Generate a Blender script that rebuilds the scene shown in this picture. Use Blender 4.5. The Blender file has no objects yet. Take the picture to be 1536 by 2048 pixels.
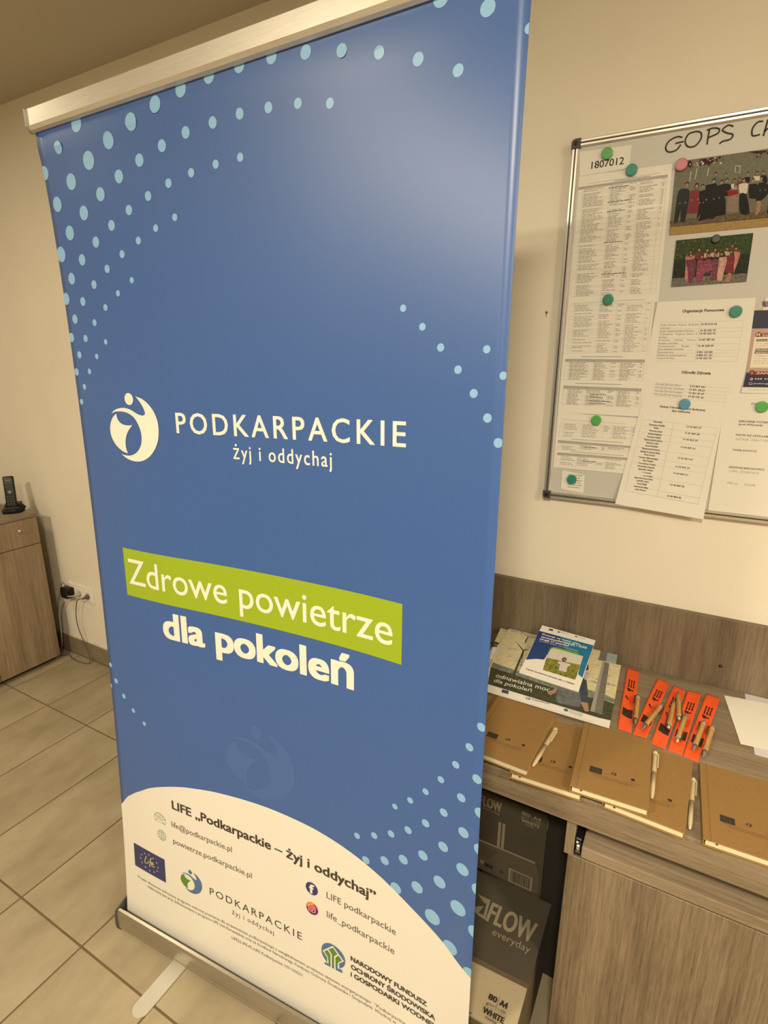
import bpy, bmesh, math, random
from mathutils import Vector, Matrix
from mathutils.geometry import tessellate_polygon

# ---------------------------------------------------------------- camera, world, lights, exposure
SC = bpy.context.scene
COL = SC.collection
cam_d = bpy.data.cameras.new('camera')
cam_d.sensor_fit = 'VERTICAL'; cam_d.sensor_height = 24.0
cam_d.lens = 1102.956 / 2048 * 24.0
cam_d.clip_start = 0.02
cam = bpy.data.objects.new('camera', cam_d); COL.objects.link(cam)
_y, _p, _r = -0.5091, -0.2742, 0.0023
_f = Vector((math.sin(_y)*math.cos(_p), math.cos(_y)*math.cos(_p), math.sin(_p)))
_rt = Vector((math.cos(_y), -math.sin(_y), 0)); _up = _rt.cross(_f)
_r2 = math.cos(_r)*_rt + math.sin(_r)*_up; _u2 = -math.sin(_r)*_rt + math.cos(_r)*_up
cam.matrix_world = Matrix(((_r2.x, _u2.x, -_f.x, 0), (_r2.y, _u2.y, -_f.y, -1.5797), (_r2.z, _u2.z, -_f.z, 1.5999), (0, 0, 0, 1)))
SC.camera = cam
SC.view_settings.view_transform = 'Standard'; SC.view_settings.look = 'None'
SC.view_settings.gamma = 1.0; SC.view_settings.use_curve_mapping = False
SC.view_settings.exposure = 0.0
wd = bpy.data.worlds.new('world'); SC.world = wd; wd.use_nodes = True
wd.node_tree.nodes['Background'].inputs[0].default_value = (1.0, 0.86, 0.6, 1)
wd.node_tree.nodes['Background'].inputs[1].default_value = 0.0

WARM = (1.0, 0.86, 0.62)
def area(loc, size, power, col=WARM, rot=(0, 0, 0)):
    d = bpy.data.lights.new('ceiling_lamp_light', 'AREA'); d.shape = 'DISK'; d.size = size; d.energy = power; d.color = col
    o = bpy.data.objects.new('ceiling_lamp_light', d); o.location = loc; o.rotation_euler = rot; COL.objects.link(o); return o
area((0.15, -2.4, 2.60), 0.30, 72)          # ceiling lamps of the room, out of the picture
area((-1.45, -3, 2.60), 0.30, 75)
area((1.9, -2.1, 2.60), 0.30, 54)
area((-2.6, -1.3, 2.60), 0.30, 9)

# ---------------------------------------------------------------- helpers
PI = math.pi
MATS = {}
def mat(name, col, rough=0.6, metal=0.0, spec=0.5, coat=0.0, noise=0.0, nscale=20.0, bump=0.0, bscale=200.0, stretch=(1, 1, 1), emis=None, trans=0.0):
    if name in MATS: return MATS[name]
    m = bpy.data.materials.new(name); m.use_nodes = True; nt = m.node_tree; b = nt.nodes['Principled BSDF']
    b.inputs['Base Color'].default_value = (*col, 1); b.inputs['Roughness'].default_value = rough
    b.inputs['Metallic'].default_value = metal; b.inputs['Specular IOR Level'].default_value = spec
    b.inputs['Coat Weight'].default_value = coat; b.inputs['Coat Roughness'].default_value = 0.36
    if noise or bump:
        tc = nt.nodes.new('ShaderNodeTexCoord'); mp = nt.nodes.new('ShaderNodeMapping'); mp.inputs['Scale'].default_value = stretch
        nt.links.new(tc.outputs['Object'], mp.inputs[0])
    if noise:
        n = nt.nodes.new('ShaderNodeTexNoise'); n.inputs['Scale'].default_value = nscale; n.inputs['Detail'].default_value = 6
        nt.links.new(mp.outputs[0], n.inputs['Vector'])
        r = nt.nodes.new('ShaderNodeValToRGB'); r.color_ramp.elements[0].position = 0.3; r.color_ramp.elements[1].position = 0.72
        r.color_ramp.elements[0].color = (*[c*(1-noise) for c in col], 1); r.color_ramp.elements[1].color = (*[min(1, c*(1+noise)) for c in col], 1)
        nt.links.new(n.outputs['Fac'], r.inputs[0]); nt.links.new(r.outputs[0], b.inputs['Base Color'])
    if bump:
        n2 = nt.nodes.new('ShaderNodeTexNoise'); n2.inputs['Scale'].default_value = bscale; n2.inputs['Detail'].default_value = 3
        nt.links.new(mp.outputs[0], n2.inputs['Vector'])
        bp = nt.nodes.new('ShaderNodeBump'); bp.inputs['Strength'].default_value = bump; bp.inputs['Distance'].default_value = 0.002
        nt.links.new(n2.outputs['Fac'], bp.inputs['Height']); nt.links.new(bp.outputs[0], b.inputs['Normal'])
    MATS[name] = m; return m

def wood(name, axis, dark=(0.135, 0.098, 0.062), light=(0.315, 0.243, 0.165), rough=0.5, off=0.0):
    """grey-brown oak laminate, grain running along axis 0/1/2"""
    if name in MATS: return MATS[name]
    m = bpy.data.materials.new(name); m.use_nodes = True; nt = m.node_tree; b = nt.nodes['Principled BSDF']
    tc = nt.nodes.new('ShaderNodeTexCoord')
    def noise(across, along, detail, rgh=0.6):
        mp = nt.nodes.new('ShaderNodeMapping'); s = [across]*3; s[axis] = along; mp.inputs['Scale'].default_value = s
        mp.inputs['Location'].default_value = (off, off, off)
        n = nt.nodes.new('ShaderNodeTexNoise'); n.inputs['Scale'].default_value = 1; n.inputs['Detail'].default_value = detail; n.inputs['Roughness'].default_value = rgh
        nt.links.new(tc.outputs['Object'], mp.inputs[0]); nt.links.new(mp.outputs[0], n.inputs['Vector']); return n.outputs['Fac']
    a = noise(14, 1.6, 4); c = noise(150, 3.5, 5, 0.7); e = noise(420, 22, 3, 0.8)
    def mix(x, y, f):
        mx = nt.nodes.new('ShaderNodeMix'); mx.data_type = 'FLOAT'; mx.inputs[0].default_value = f
        nt.links.new(x, mx.inputs[2]); nt.links.new(y, mx.inputs[3]); return mx.outputs[0]
    v = mix(mix(a, c, 0.5), e, 0.3)
    r = nt.nodes.new('ShaderNodeValToRGB'); el = r.color_ramp.elements
    el[0].position = 0.38; el[0].color = (*dark, 1); el[1].position = 0.60; el[1].color = (*light, 1)
    nt.links.new(v, r.inputs[0]); nt.links.new(r.outputs[0], b.inputs['Base Color'])
    b.inputs['Roughness'].default_value = rough; b.inputs['Specular IOR Level'].default_value = 0.45
    bp = nt.nodes.new('ShaderNodeBump'); bp.inputs['Strength'].default_value = 0.25; bp.inputs['Distance'].default_value = 0.001
    nt.links.new(v, bp.inputs['Height']); nt.links.new(bp.outputs[0], b.inputs['Normal'])
    MATS[name] = m; return m

def tag(o, label=None, cat=None, group=None, kind=None):
    if label: o['label'] = label
    if cat: o['category'] = cat
    if group: o['group'] = group
    if kind: o['kind'] = kind
    return o
def thing(name, label, cat, loc=(0, 0, 0), rz=0.0, group=None):
    o = bpy.data.objects.new(name, None); o.empty_display_size = 0.03; o.location = loc; o.rotation_euler = (0, 0, rz); COL.objects.link(o)
    o['_loc'] = 0; del o['_loc']
    return tag(o, label, cat, group)
def wloc(o):
    v = Vector((0, 0, 0))
    while o is not None:
        v += o.location; o = o.parent
    return v
def link(name, verts, faces, mats, parent=None, smooth=False, fm=None, local=False):
    """one mesh object; verts are world coordinates unless local"""
    off = Vector((0, 0, 0)) if (local or parent is None) else wloc(parent)
    me = bpy.data.meshes.new(name)
    me.from_pydata([tuple(Vector(v)-off) for v in verts], [], faces)
    if not isinstance(mats, (list, tuple)): mats = [mats]
    for m in mats: me.materials.append(m)
    if fm: me.polygons.foreach_set('material_index', fm)
    if smooth: me.polygons.foreach_set('use_smooth', [True]*len(me.polygons))
    me.update()
    o = bpy.data.objects.new(name, me); COL.objects.link(o)
    if parent is not None: o.parent = parent
    return o

class MB:
    """collects shapes for one mesh"""
    def __init__(s): s.v = []; s.f = []; s.m = []; s.cur = 0
    def add(s, vs, fs):
        n = len(s.v); s.v += [Vector(v) for v in vs]; s.f += [tuple(i+n for i in f) for f in fs]; s.m += [s.cur]*len(fs); return s
    def box(s, x0, y0, z0, x1, y1, z1, M=None):
        vs = [(x, y, z) for x in (x0, x1) for y in (y0, y1) for z in (z0, z1)]
        if M is not None: vs = [M @ Vector(v) for v in vs]
        return s.add(vs, [(0, 1, 3, 2), (4, 6, 7, 5), (0, 4, 5, 1), (2, 3, 7, 6), (0, 2, 6, 4), (1, 5, 7, 3)])
    def rbox(s, x0, y0, z0, x1, y1, z1, r=0.002, seg=2, M=None):
        bm = bmesh.new(); bmesh.ops.create_cube(bm, size=1)
        for v in bm.verts:
            v.co = Vector(((x0+x1)/2+v.co.x*(x1-x0), (y0+y1)/2+v.co.y*(y1-y0), (z0+z1)/2+v.co.z*(z1-z0)))
        bmesh.ops.bevel(bm, geom=list(bm.edges), offset=r, segments=seg, affect='EDGES', profile=0.5)
        bm.verts.index_update()
        vs = [v.co.copy() for v in bm.verts]; fs = [tuple(v.index for v in f.verts) for f in bm.faces]; bm.free()
        if M is not None: vs = [M @ v for v in vs]
        return s.add(vs, fs)
    def lathe(s, prof, n=20, M=None):
        """prof = [(r, z)...] about local z"""
        vs = []; fs = []
        for r, z in prof:
            for k in range(n): vs.append(Vector((r*math.cos(2*PI*k/n), r*math.sin(2*PI*k/n), z)))
        for i in range(len(prof)-1):
            for k in range(n):
                a = i*n+k; b = i*n+(k+1) % n; fs.append((a, b, b+n, a+n))
        fs.append(tuple(range(n-1, -1, -1))); fs.append(tuple((len(prof)-1)*n+k for k in range(n)))
        if M is not None: vs = [M @ v for v in vs]
        return s.add(vs, fs)
    def tube(s, pts, r, n=8):
        pts = [Vector(p) for p in pts]; vs = []; fs = []
        for i, p in enumerate(pts):
            t = (pts[min(i+1, len(pts)-1)]-pts[max(i-1, 0)]).normalized()
            a = t.cross(Vector((0.13, 0.2, 1))).normalized(); b = t.cross(a)
            for k in range(n): vs.append(p+r*(math.cos(2*PI*k/n)*a+math.sin(2*PI*k/n)*b))
        for i in range(len(pts)-1):
            for k in range(n): fs.append((i*n+k, i*n+(k+1) % n, (i+1)*n+(k+1) % n, (i+1)*n+k))
        fs.append(tuple(range(n-1, -1, -1))); fs.append(tuple((len(pts)-1)*n+k for k in range(n)))
        return s.add(vs, fs)
    def extrude(s, prof, A, B, ey, ez):
        """closed 2D profile (a along ey, b along ez) swept from A to B"""
        n = len(prof); A = Vector(A); B = Vector(B)
        vs = [A+a*ey+b*ez for a, b in prof]+[B+a*ey+b*ez for a, b in prof]
        fs = [(k, (k+1) % n, (k+1) % n+n, k+n) for k in range(n)]+[tuple(range(n-1, -1, -1)), tuple(range(n, 2*n))]
        return s.add(vs, fs)
    def prism(s, quad, up):
        """polygon given as 3D points, thickened downwards from it by the vector -up"""
        q = [Vector(p) for p in quad]; n = len(q); up = Vector(up)
        vs = q+[p-up for p in q]
        return s.add(vs, [tuple(range(n)), tuple(range(2*n-1, n-1, -1))]+[(k, k+n, (k+1) % n+n, (k+1) % n) for k in range(n)])
    def build(s, name, mats, parent=None, smooth=False, local=False):
        return link(name, s.v, s.f, mats, parent, smooth, s.m if s.cur else None, local)

def spline(pts, n=8):
    out = []; P = [Vector(p) for p in pts]; P = [P[0]]+P+[P[-1]]
    for i in range(1, len(P)-2):
        for k in range(n):
            t = k/n; a, b, c, d = P[i-1:i+3]
            out.append(0.5*((2*b)+(c-a)*t+(2*a-5*b+4*c-d)*t*t+(3*b-3*c+d-a)*t*t*t))
    out.append(P[-2]); return out
def smoothpoly(pts, n=3, ang=55):
    """round a digitised outline, keeping its sharp tips"""
    P = [Vector(p) for p in pts]; N = len(P); sharp = []
    for i in range(N):
        a = (P[i]-P[i-1]).normalized(); b = (P[(i+1) % N]-P[i]).normalized()
        sharp.append(math.degrees(math.acos(max(-1, min(1, a.dot(b))))) > ang)
    out = []
    for i in range(N):
        b, c = P[i], P[(i+1) % N]; a = P[i-1] if not sharp[i] else b; d = P[(i+2) % N] if not sharp[(i+1) % N] else c
        for k in range(n):
            t = k/n; out.append(0.5*((2*b)+(c-a)*t+(2*a-5*b+4*c-d)*t*t+(3*b-3*c+d-a)*t*t*t))
    return [(p.x, p.y) for p in out]

_TX = {}
def text_mesh(s, sp=1.0, res=3):
    k = (s, sp, res)
    if k not in _TX:
        c = bpy.data.curves.new('t', 'FONT'); c.body = s; c.resolution_u = res; c.space_character = sp
        o = bpy.data.objects.new('t', c); me = bpy.data.meshes.new_from_object(o)
        vs = [(v.co.x, v.co.y) for v in me.vertices]; fs = [tuple(p.vertices) for p in me.polygons]
        bpy.data.objects.remove(o); bpy.data.curves.remove(c); bpy.data.meshes.remove(me)
        _TX[k] = (vs, fs)
    return _TX[k]
def ref_h(ch):
    vs, _ = text_mesh(ch); return max(v[1] for v in vs)
BOLD8 = [(1, .55), (1, -.55), (-1, .55), (-1, -.55), (1, 0), (-1, 0), (0, .55), (0, -.55)]

class Ink:
    """flat print on a surface: fn(x, y, lift) gives the 3D point"""
    def __init__(s, fn, step=0.0002): s.fn = fn; s.step = step; s.v = []; s.f = []; s.m = []; s.mats = []
    def mi(s, m):
        if m not in s.mats: s.mats.append(m)
        return s.mats.index(m)
    def raw(s, vs, fs, m, l=1):
        n = len(s.v); s.v += [s.fn(x, y, l*s.step) for x, y in vs]; s.f += [tuple(i+n for i in f) for f in fs]; s.m += [s.mi(m)]*len(fs)
    def poly(s, pts, m, l=1):
        tri = tessellate_polygon([[Vector((x, y, 0)) for x, y in pts]])
        s.raw(pts, [tuple(t) for t in tri], m, l)
    def rect(s, x0, y0, x1, y1, m, l=1): s.raw([(x0, y0), (x1, y0), (x1, y1), (x0, y1)], [(0, 1, 2, 3)], m, l)
    def disc(s, x, y, r, m, l=1, n=24, ry=None):
        ry = ry or r; s.raw([(x, y)]+[(x+r*math.cos(2*PI*k/n), y+ry*math.sin(2*PI*k/n)) for k in range(n)], [(0, k+1, (k+1) % n+1) for k in range(n)], m, l)
    def ring(s, x, y, r, w, m, l=1, n=28, rx=1.0):
        s.raw([(x+rr*rx*math.cos(2*PI*k/n), y+rr*math.sin(2*PI*k/n)) for rr in (r-w, r) for k in range(n)], [(k, (k+1) % n, n+(k+1) % n, n+k) for k in range(n)], m, l)
    def line(s, pts, w, m, l=1):
        """stroke of width w through the points"""
        P = [Vector(p) for p in pts]; vs = []; fs = []
        for i, p in enumerate(P):
            t = (P[min(i+1, len(P)-1)]-P[max(i-1, 0)]).normalized(); nn = Vector((-t.y, t.x))*w/2
            vs += [tuple(p+nn), tuple(p-nn)]
        for i in range(len(P)-1): fs.append((2*i, 2*i+1, 2*i+3, 2*i+2))
        s.raw(vs, fs, m, l)
    def text(s, body, x0, yb, x1, h, m, ref='H', bold=0.0, sp=1.0, l=1, res=3, ang=0.0, shear=0.0):
        vs, fs = text_mesh(body, sp, res)
        if not vs: return
        a = min(v[0] for v in vs); b = max(v[0] for v in vs); ky = h/ref_h(ref); kx = (x1-x0)/(b-a) if x1 is not None else ky
        ca, sa = math.cos(ang), math.sin(ang)
        base = [((v[0]-a)*kx+shear*v[1]*ky, v[1]*ky) for v in vs]
        offs = [(0, 0)]+([(bold*h*p, bold*h*q) for p, q in BOLD8] if bold else [])
        for q, (dx, dy) in enumerate(offs): s.raw([(x0+(x+dx)*ca-(y+dy)*sa, yb+(x+dx)*sa+(y+dy)*ca) for x, y in base], fs, m, l+q*0.09)
    def grid(s, x0, x1, lo, hi, nx, ny, m, l=1):
        vs = []; fs = []
        for i in range(nx+1):
            x = x0+(x1-x0)*i/nx; a, b = lo(x), hi(x)
            for j in range(ny+1): vs.append((x, a+(b-a)*j/ny))
        for i in range(nx):
            for j in range(ny): k = i*(ny+1)+j; fs.append((k, k+ny+1, k+ny+2, k+1))
        s.raw(vs, fs, m, l)
    def words(s, x0, x1, y, h, m, rnd, l=1):
        """a run of tiny printed words, too small to read"""
        x = x0
        while x < x1-0.002:
            w = min(rnd.uniform(0.004, 0.013), x1-x); s.rect(x, y, x+w, y+h, m, l); x += w+0.0016
    def build(s, name, parent, local=False, label=None):
        o = link(name, s.v, s.f, s.mats, parent, False, s.m, local)
        if label: o['label'] = label
        return o

def copy_tree(o, parent=None):
    c = o.copy(); COL.objects.link(c); c.parent = parent
    for ch in [x for x in bpy.data.objects if x.parent == o]: copy_tree(ch, c)
    return c

# ---------------------------------------------------------------- materials
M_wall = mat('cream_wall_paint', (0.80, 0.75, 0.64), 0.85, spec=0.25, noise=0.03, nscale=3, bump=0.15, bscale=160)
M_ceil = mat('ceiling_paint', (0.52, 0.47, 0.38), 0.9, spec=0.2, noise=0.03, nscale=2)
M_grout = mat('brown_grout', (0.13, 0.085, 0.045), 0.9)
M_paper = mat('white_paper', (0.78, 0.76, 0.70), 0.7, spec=0.3)
M_paper2 = mat('printed_poster_paper', (0.84, 0.82, 0.77), 0.35, spec=0.5)
M_ink = mat('black_ink', (0.035, 0.03, 0.03), 0.6, spec=0.3)
M_gink = mat('grey_ink', (0.30, 0.28, 0.25), 0.7, spec=0.2)
M_lgink = mat('table_head_grey', (0.42, 0.41, 0.38), 0.7, spec=0.2)
M_rule = mat('thin_grey_rule', (0.48, 0.46, 0.42), 0.7, spec=0.2)
M_white = mat('white_print', (0.86, 0.85, 0.82), 0.45)
M_alu = mat('brushed_aluminium', (0.80, 0.77, 0.70), 0.34, 0.85, noise=0.06, nscale=60, stretch=(0.3, 8, 8))
M_alu2 = mat('satin_aluminium', (0.72, 0.70, 0.65), 0.30, 0.9)
M_dark = mat('dark_grey_plastic', (0.045, 0.045, 0.045), 0.45)
M_black = mat('black_plastic', (0.008, 0.008, 0.008), 0.38, spec=0.35)
M_chrome = mat('chrome', (0.8, 0.8, 0.8), 0.12, 1.0)
W_x = wood('oak_laminate_lengthwise', 0); W_y = wood('oak_laminate_crosswise', 1); W_z = wood('oak_laminate_upright', 2, off=3.1)
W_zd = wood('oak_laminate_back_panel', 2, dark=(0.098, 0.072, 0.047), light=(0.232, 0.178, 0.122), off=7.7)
W_zc = wood('oak_laminate_cabinet', 2, dark=(0.150, 0.104, 0.066), light=(0.335, 0.250, 0.165), off=1.7)

# measured outlines of the flat artwork, in metres on the surfaces they are printed on
D = {
'logo_body': [[-0.3019,1.507],[-0.2863,1.5032],[-0.2732,1.4968],[-0.2619,1.4882],[-0.2532,1.4786],[-0.2472,1.4682],[-0.2432,1.4568],[-0.2419,1.4453],[-0.2427,1.4318],[-0.2456,1.4191],[-0.2508,1.4072],[-0.2593,1.3949],[-0.271,1.3832],[-0.2851,1.374],[-0.299,1.3685],[-0.3155,1.3657],[-0.3318,1.3664],[-0.3454,1.3693],[-0.3574,1.3742],[-0.3659,1.3794],[-0.3554,1.3777],[-0.3413,1.3773],[-0.327,1.3804],[-0.3152,1.3862],[-0.306,1.3942],[-0.2993,1.4038],[-0.2956,1.416],[-0.2954,1.427],[-0.2978,1.4379],[-0.3022,1.4477],[-0.3087,1.4575],[-0.3182,1.4654],[-0.3296,1.4705],[-0.3429,1.4734],[-0.3582,1.4742],[-0.3727,1.4729],[-0.3865,1.4688],[-0.3782,1.4743],[-0.3658,1.4792],[-0.3498,1.4819],[-0.3361,1.4814],[-0.3229,1.4789],[-0.3103,1.4737],[-0.3003,1.4695],[-0.2915,1.4675],[-0.2851,1.467],[-0.2797,1.4687],[-0.2777,1.4723],[-0.279,1.4781],[-0.283,1.486],[-0.2884,1.4934],[-0.295,1.5009]],
'logo_leaf': [[-0.3697,1.469],[-0.3693,1.463],[-0.3668,1.4566],[-0.362,1.4511],[-0.3542,1.4468],[-0.3434,1.4446],[-0.331,1.4444],[-0.3206,1.4454],[-0.3291,1.4385],[-0.3381,1.4298],[-0.3445,1.4202],[-0.3484,1.4088],[-0.3493,1.3984],[-0.3478,1.39],[-0.3445,1.3824],[-0.3585,1.3851],[-0.3719,1.3914],[-0.3837,1.4003],[-0.3916,1.4104],[-0.3964,1.4216],[-0.3969,1.4339],[-0.3941,1.4444],[-0.3882,1.4549],[-0.3803,1.4626]],
'logo_head': [[-0.3234,1.5012],[-0.3359,1.5022],[-0.3223,1.5125]],
'tree_out': [[0.157,0.2224],[0.157,0.2278],[0.1646,0.2301],[0.1566,0.238],[0.1501,0.2477],[0.1483,0.2592],[0.15,0.2701],[0.1556,0.2795],[0.1644,0.2863],[0.1747,0.2898],[0.1873,0.2887],[0.1983,0.2843],[0.2066,0.2774],[0.2113,0.2695],[0.2129,0.2597],[0.2107,0.2493],[0.2053,0.2403],[0.1972,0.2336],[0.2054,0.2313],[0.2054,0.2247],[0.1862,0.2234],[0.1735,0.2235]],
'tree_white': [[0.1517,0.2586],[0.1653,0.2729],[0.1795,0.2875],[0.2098,0.2612],[0.1963,0.2472],[0.1976,0.2326],[0.1933,0.2309],[0.1927,0.2447],[0.1955,0.2501],[0.2043,0.2596],[0.1795,0.2822],[0.1692,0.2718],[0.1565,0.2588],[0.1661,0.2485],[0.1686,0.2307],[0.1646,0.2297],[0.1642,0.2457]],
'tree_w2': [[0.1653,0.2687],[0.1692,0.271],[0.1772,0.2631],[0.1779,0.2244],[0.1743,0.2235],[0.1737,0.2602]],
'tree_w3': [[0.1937,0.2726],[0.1953,0.2694],[0.1871,0.2601],[0.1878,0.2244],[0.1838,0.2237],[0.1837,0.2619]],
'tree_g1': [[0.1565,0.2588],[0.1653,0.2675],[0.1733,0.2592],[0.1738,0.2321],[0.1686,0.2307],[0.1665,0.2487]],
'tree_g2': [[0.1692,0.2718],[0.1795,0.2822],[0.1914,0.2712],[0.1837,0.2627],[0.1837,0.2353],[0.1778,0.2335],[0.1772,0.2631]],
'tree_g3': [[0.1953,0.2686],[0.2043,0.2604],[0.1939,0.2487],[0.1924,0.2396],[0.1877,0.2376],[0.1875,0.2599]],
'pf_quad': [[-0.4198,-0.0886,0.7787],[-0.0869,-0.0765,0.7795],[-0.0783,-0.3503,0.7604],[-0.3983,-0.3505,0.7604]],
'pf_sky': [[-0.4198,-0.0886,0.7787],[-0.0869,-0.0765,0.7795],[-0.0813,-0.2354,0.7684],[-0.1062,-0.2272,0.769],[-0.1457,-0.2257,0.7691],[-0.2414,-0.2294,0.7688],[-0.3175,-0.2302,0.7688],[-0.3725,-0.2237,0.7692],[-0.4062,-0.2194,0.7695]],
'pf_hills': [[-0.4062,-0.2194,0.7695],[-0.3725,-0.2237,0.7692],[-0.3175,-0.2302,0.7688],[-0.2414,-0.2294,0.7688],[-0.1457,-0.2257,0.7691],[-0.1062,-0.2272,0.769],[-0.0813,-0.2354,0.7684],[-0.0803,-0.2511,0.7673],[-0.1069,-0.2524,0.7672],[-0.1856,-0.2629,0.7665],[-0.2596,-0.2566,0.7669],[-0.3517,-0.2473,0.7676],[-0.4038,-0.2442,0.7678]],
'pf_ground': [[-0.4038,-0.2442,0.7678],[-0.3517,-0.2473,0.7676],[-0.2596,-0.2566,0.7669],[-0.1856,-0.2629,0.7665],[-0.1069,-0.2524,0.7672],[-0.0805,-0.2532,0.7672],[-0.0788,-0.3216,0.7624],[-0.1066,-0.3246,0.7622],[-0.3858,-0.3198,0.7625]],
'pf_tower': [[-0.1344,-0.0803,0.7793],[-0.1162,-0.0812,0.7792],[-0.1003,-0.31,0.7632],[-0.1279,-0.3087,0.7633]],
'pf_t1': [[-0.3471,-0.1257,0.7761],[-0.3431,-0.1254,0.7761],[-0.3331,-0.2498,0.7674],[-0.3399,-0.2499,0.7674]],
'pf_b1': [[-0.383,-0.0821,0.7792],[-0.3461,-0.1215,0.7764],[-0.3465,-0.1281,0.7759]],
'pf_b2': [[-0.3481,-0.1224,0.7763],[-0.3299,-0.108,0.7773],[-0.3452,-0.1286,0.7759]],
'pf_b3': [[-0.3476,-0.126,0.7761],[-0.3433,-0.1255,0.7761],[-0.3328,-0.1914,0.7715]],
'pf_jeans': [[-0.1721,-0.1717,0.7729],[-0.1583,-0.1878,0.7718],[-0.1464,-0.2347,0.7685],[-0.1394,-0.281,0.7652],[-0.1536,-0.2841,0.765],[-0.1657,-0.2444,0.7678]],
'pf_top': [[-0.1693,-0.1467,0.7746],[-0.1565,-0.1498,0.7744],[-0.1542,-0.1697,0.773],[-0.1616,-0.1894,0.7716],[-0.1702,-0.1754,0.7726]],
'pf_hair': [[-0.1707,-0.1182,0.7766],[-0.1669,-0.1114,0.7771],[-0.1622,-0.1383,0.7752],[-0.1689,-0.1465,0.7746]],
'pf_legs': [[-0.1557,-0.2851,0.7649],[-0.1384,-0.2804,0.7653],[-0.1306,-0.312,0.7631],[-0.1387,-0.3161,0.7628]],
'pf_shirt': [[-0.2204,-0.2458,0.7677],[-0.2016,-0.2319,0.7687],[-0.1766,-0.2369,0.7683],[-0.1571,-0.2528,0.7672],[-0.1526,-0.2956,0.7642],[-0.1584,-0.3065,0.7634],[-0.2029,-0.313,0.763],[-0.2132,-0.2936,0.7643]],
'pf_arm': [[-0.2379,-0.285,0.765],[-0.2208,-0.2548,0.7671],[-0.2151,-0.2692,0.7661],[-0.2287,-0.2931,0.7644]],
'pf_text1': [[-0.3778,-0.2815,0.7652],[-0.2343,-0.2797,0.7653],[-0.379,-0.2633,0.7665]],
'pf_text2': [[-0.3761,-0.3037,0.7636],[-0.2753,-0.3029,0.7637],[-0.3772,-0.2873,0.7648]],
'pf_flag': [[-0.3457,-0.3241,0.7622],[-0.328,-0.3225,0.7623],[-0.3255,-0.3363,0.7614],[-0.3426,-0.3368,0.7613]],
'pf_logo': [[-0.2759,-0.3294,0.7618],[-0.2706,-0.3287,0.7619]],
'pf_pod': [[-0.2655,-0.3324,0.7616],[-0.2226,-0.329,0.7619],[-0.2666,-0.3255,0.7621]],
'pf_glogo': [[-0.181,-0.3317,0.7617],[-0.1761,-0.3312,0.7617]],
'pf_nar': [[-0.1735,-0.3306,0.7618],[-0.1417,-0.3303,0.7618],[-0.1742,-0.3263,0.7621],[-0.1728,-0.3364,0.7613],[-0.1417,-0.336,0.7614],[-0.1723,-0.3408,0.761],[-0.143,-0.3411,0.761]],
'pf_fine': [[-0.3455,-0.3519,0.7603],[-0.1377,-0.3459,0.7607],[-0.1534,-0.3557,0.76]],
'p2_quad': [[-0.4199,-0.0214,0.7812],[-0.102,-0.0245,0.781],[-0.1004,-0.0746,0.7775],[-0.4178,-0.0806,0.777]],
'p2_tower': [[-0.1472,-0.0246,0.781],[-0.1291,-0.0248,0.781],[-0.1266,-0.0726,0.7776],[-0.1468,-0.0751,0.7774]],
'p2_blue': [[-0.1291,-0.0248,0.781],[-0.102,-0.0245,0.781],[-0.1004,-0.0746,0.7775],[-0.1266,-0.0726,0.7776]],
'p2_t': [[-0.3543,-0.0436,0.7797],[-0.3485,-0.0437,0.7797],[-0.3508,-0.072,0.7777],[-0.3551,-0.0718,0.7777],[-0.3841,-0.0211,0.7813],[-0.3519,-0.0442,0.7796],[-0.3317,-0.0314,0.7805],[-0.3501,-0.0486,0.7793]],
'p1_quad': [[-0.445,-0.0281,0.7794],[-0.3166,-0.0285,0.7794],[-0.314,-0.2417,0.7645],[-0.4241,-0.2485,0.764]],
'p1_hill': [[-0.4482,-0.1119,0.7736],[-0.423,-0.1098,0.7737],[-0.4213,-0.1371,0.7718],[-0.4416,-0.1415,0.7715]],
'bk_quad': [[-0.3193,-0.0248,0.8197],[-0.1638,-0.0374,0.817],[-0.1672,-0.2509,0.7711],[-0.3253,-0.2404,0.7734]],
'bk_blue': [[-0.3203,-0.0532,0.8136],[-0.1646,-0.0614,0.8119],[-0.1683,-0.1983,0.7824],[-0.1811,-0.1886,0.7845],[-0.1833,-0.1165,0.8],[-0.2701,-0.1155,0.8002],[-0.2766,-0.1677,0.789],[-0.2975,-0.1728,0.7879],[-0.3224,-0.186,0.7851]],
'bk_blueR': [[-0.2574,-0.0571,0.8128],[-0.1646,-0.0614,0.8119],[-0.1683,-0.1983,0.7824],[-0.1811,-0.1886,0.7845],[-0.1833,-0.1165,0.8],[-0.2281,-0.1158,0.8002]],
'bk_green': [[-0.2674,-0.2035,0.7813],[-0.2726,-0.158,0.7911],[-0.2725,-0.1165,0.8],[-0.2664,-0.109,0.8016],[-0.2566,-0.1059,0.8023],[-0.1942,-0.1065,0.8022],[-0.1966,-0.1136,0.8006],[-0.2595,-0.1156,0.8002],[-0.267,-0.1227,0.7987],[-0.2712,-0.1736,0.7877]],
'bk_sky': [[-0.2726,-0.158,0.7911],[-0.2706,-0.1242,0.7984],[-0.265,-0.1148,0.8004],[-0.2549,-0.1129,0.8008],[-0.1822,-0.116,0.8001],[-0.1821,-0.1537,0.792]],
'bk_field': [[-0.2726,-0.158,0.7911],[-0.1822,-0.153,0.7921],[-0.1834,-0.2128,0.7793],[-0.2688,-0.2079,0.7803]],
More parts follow.
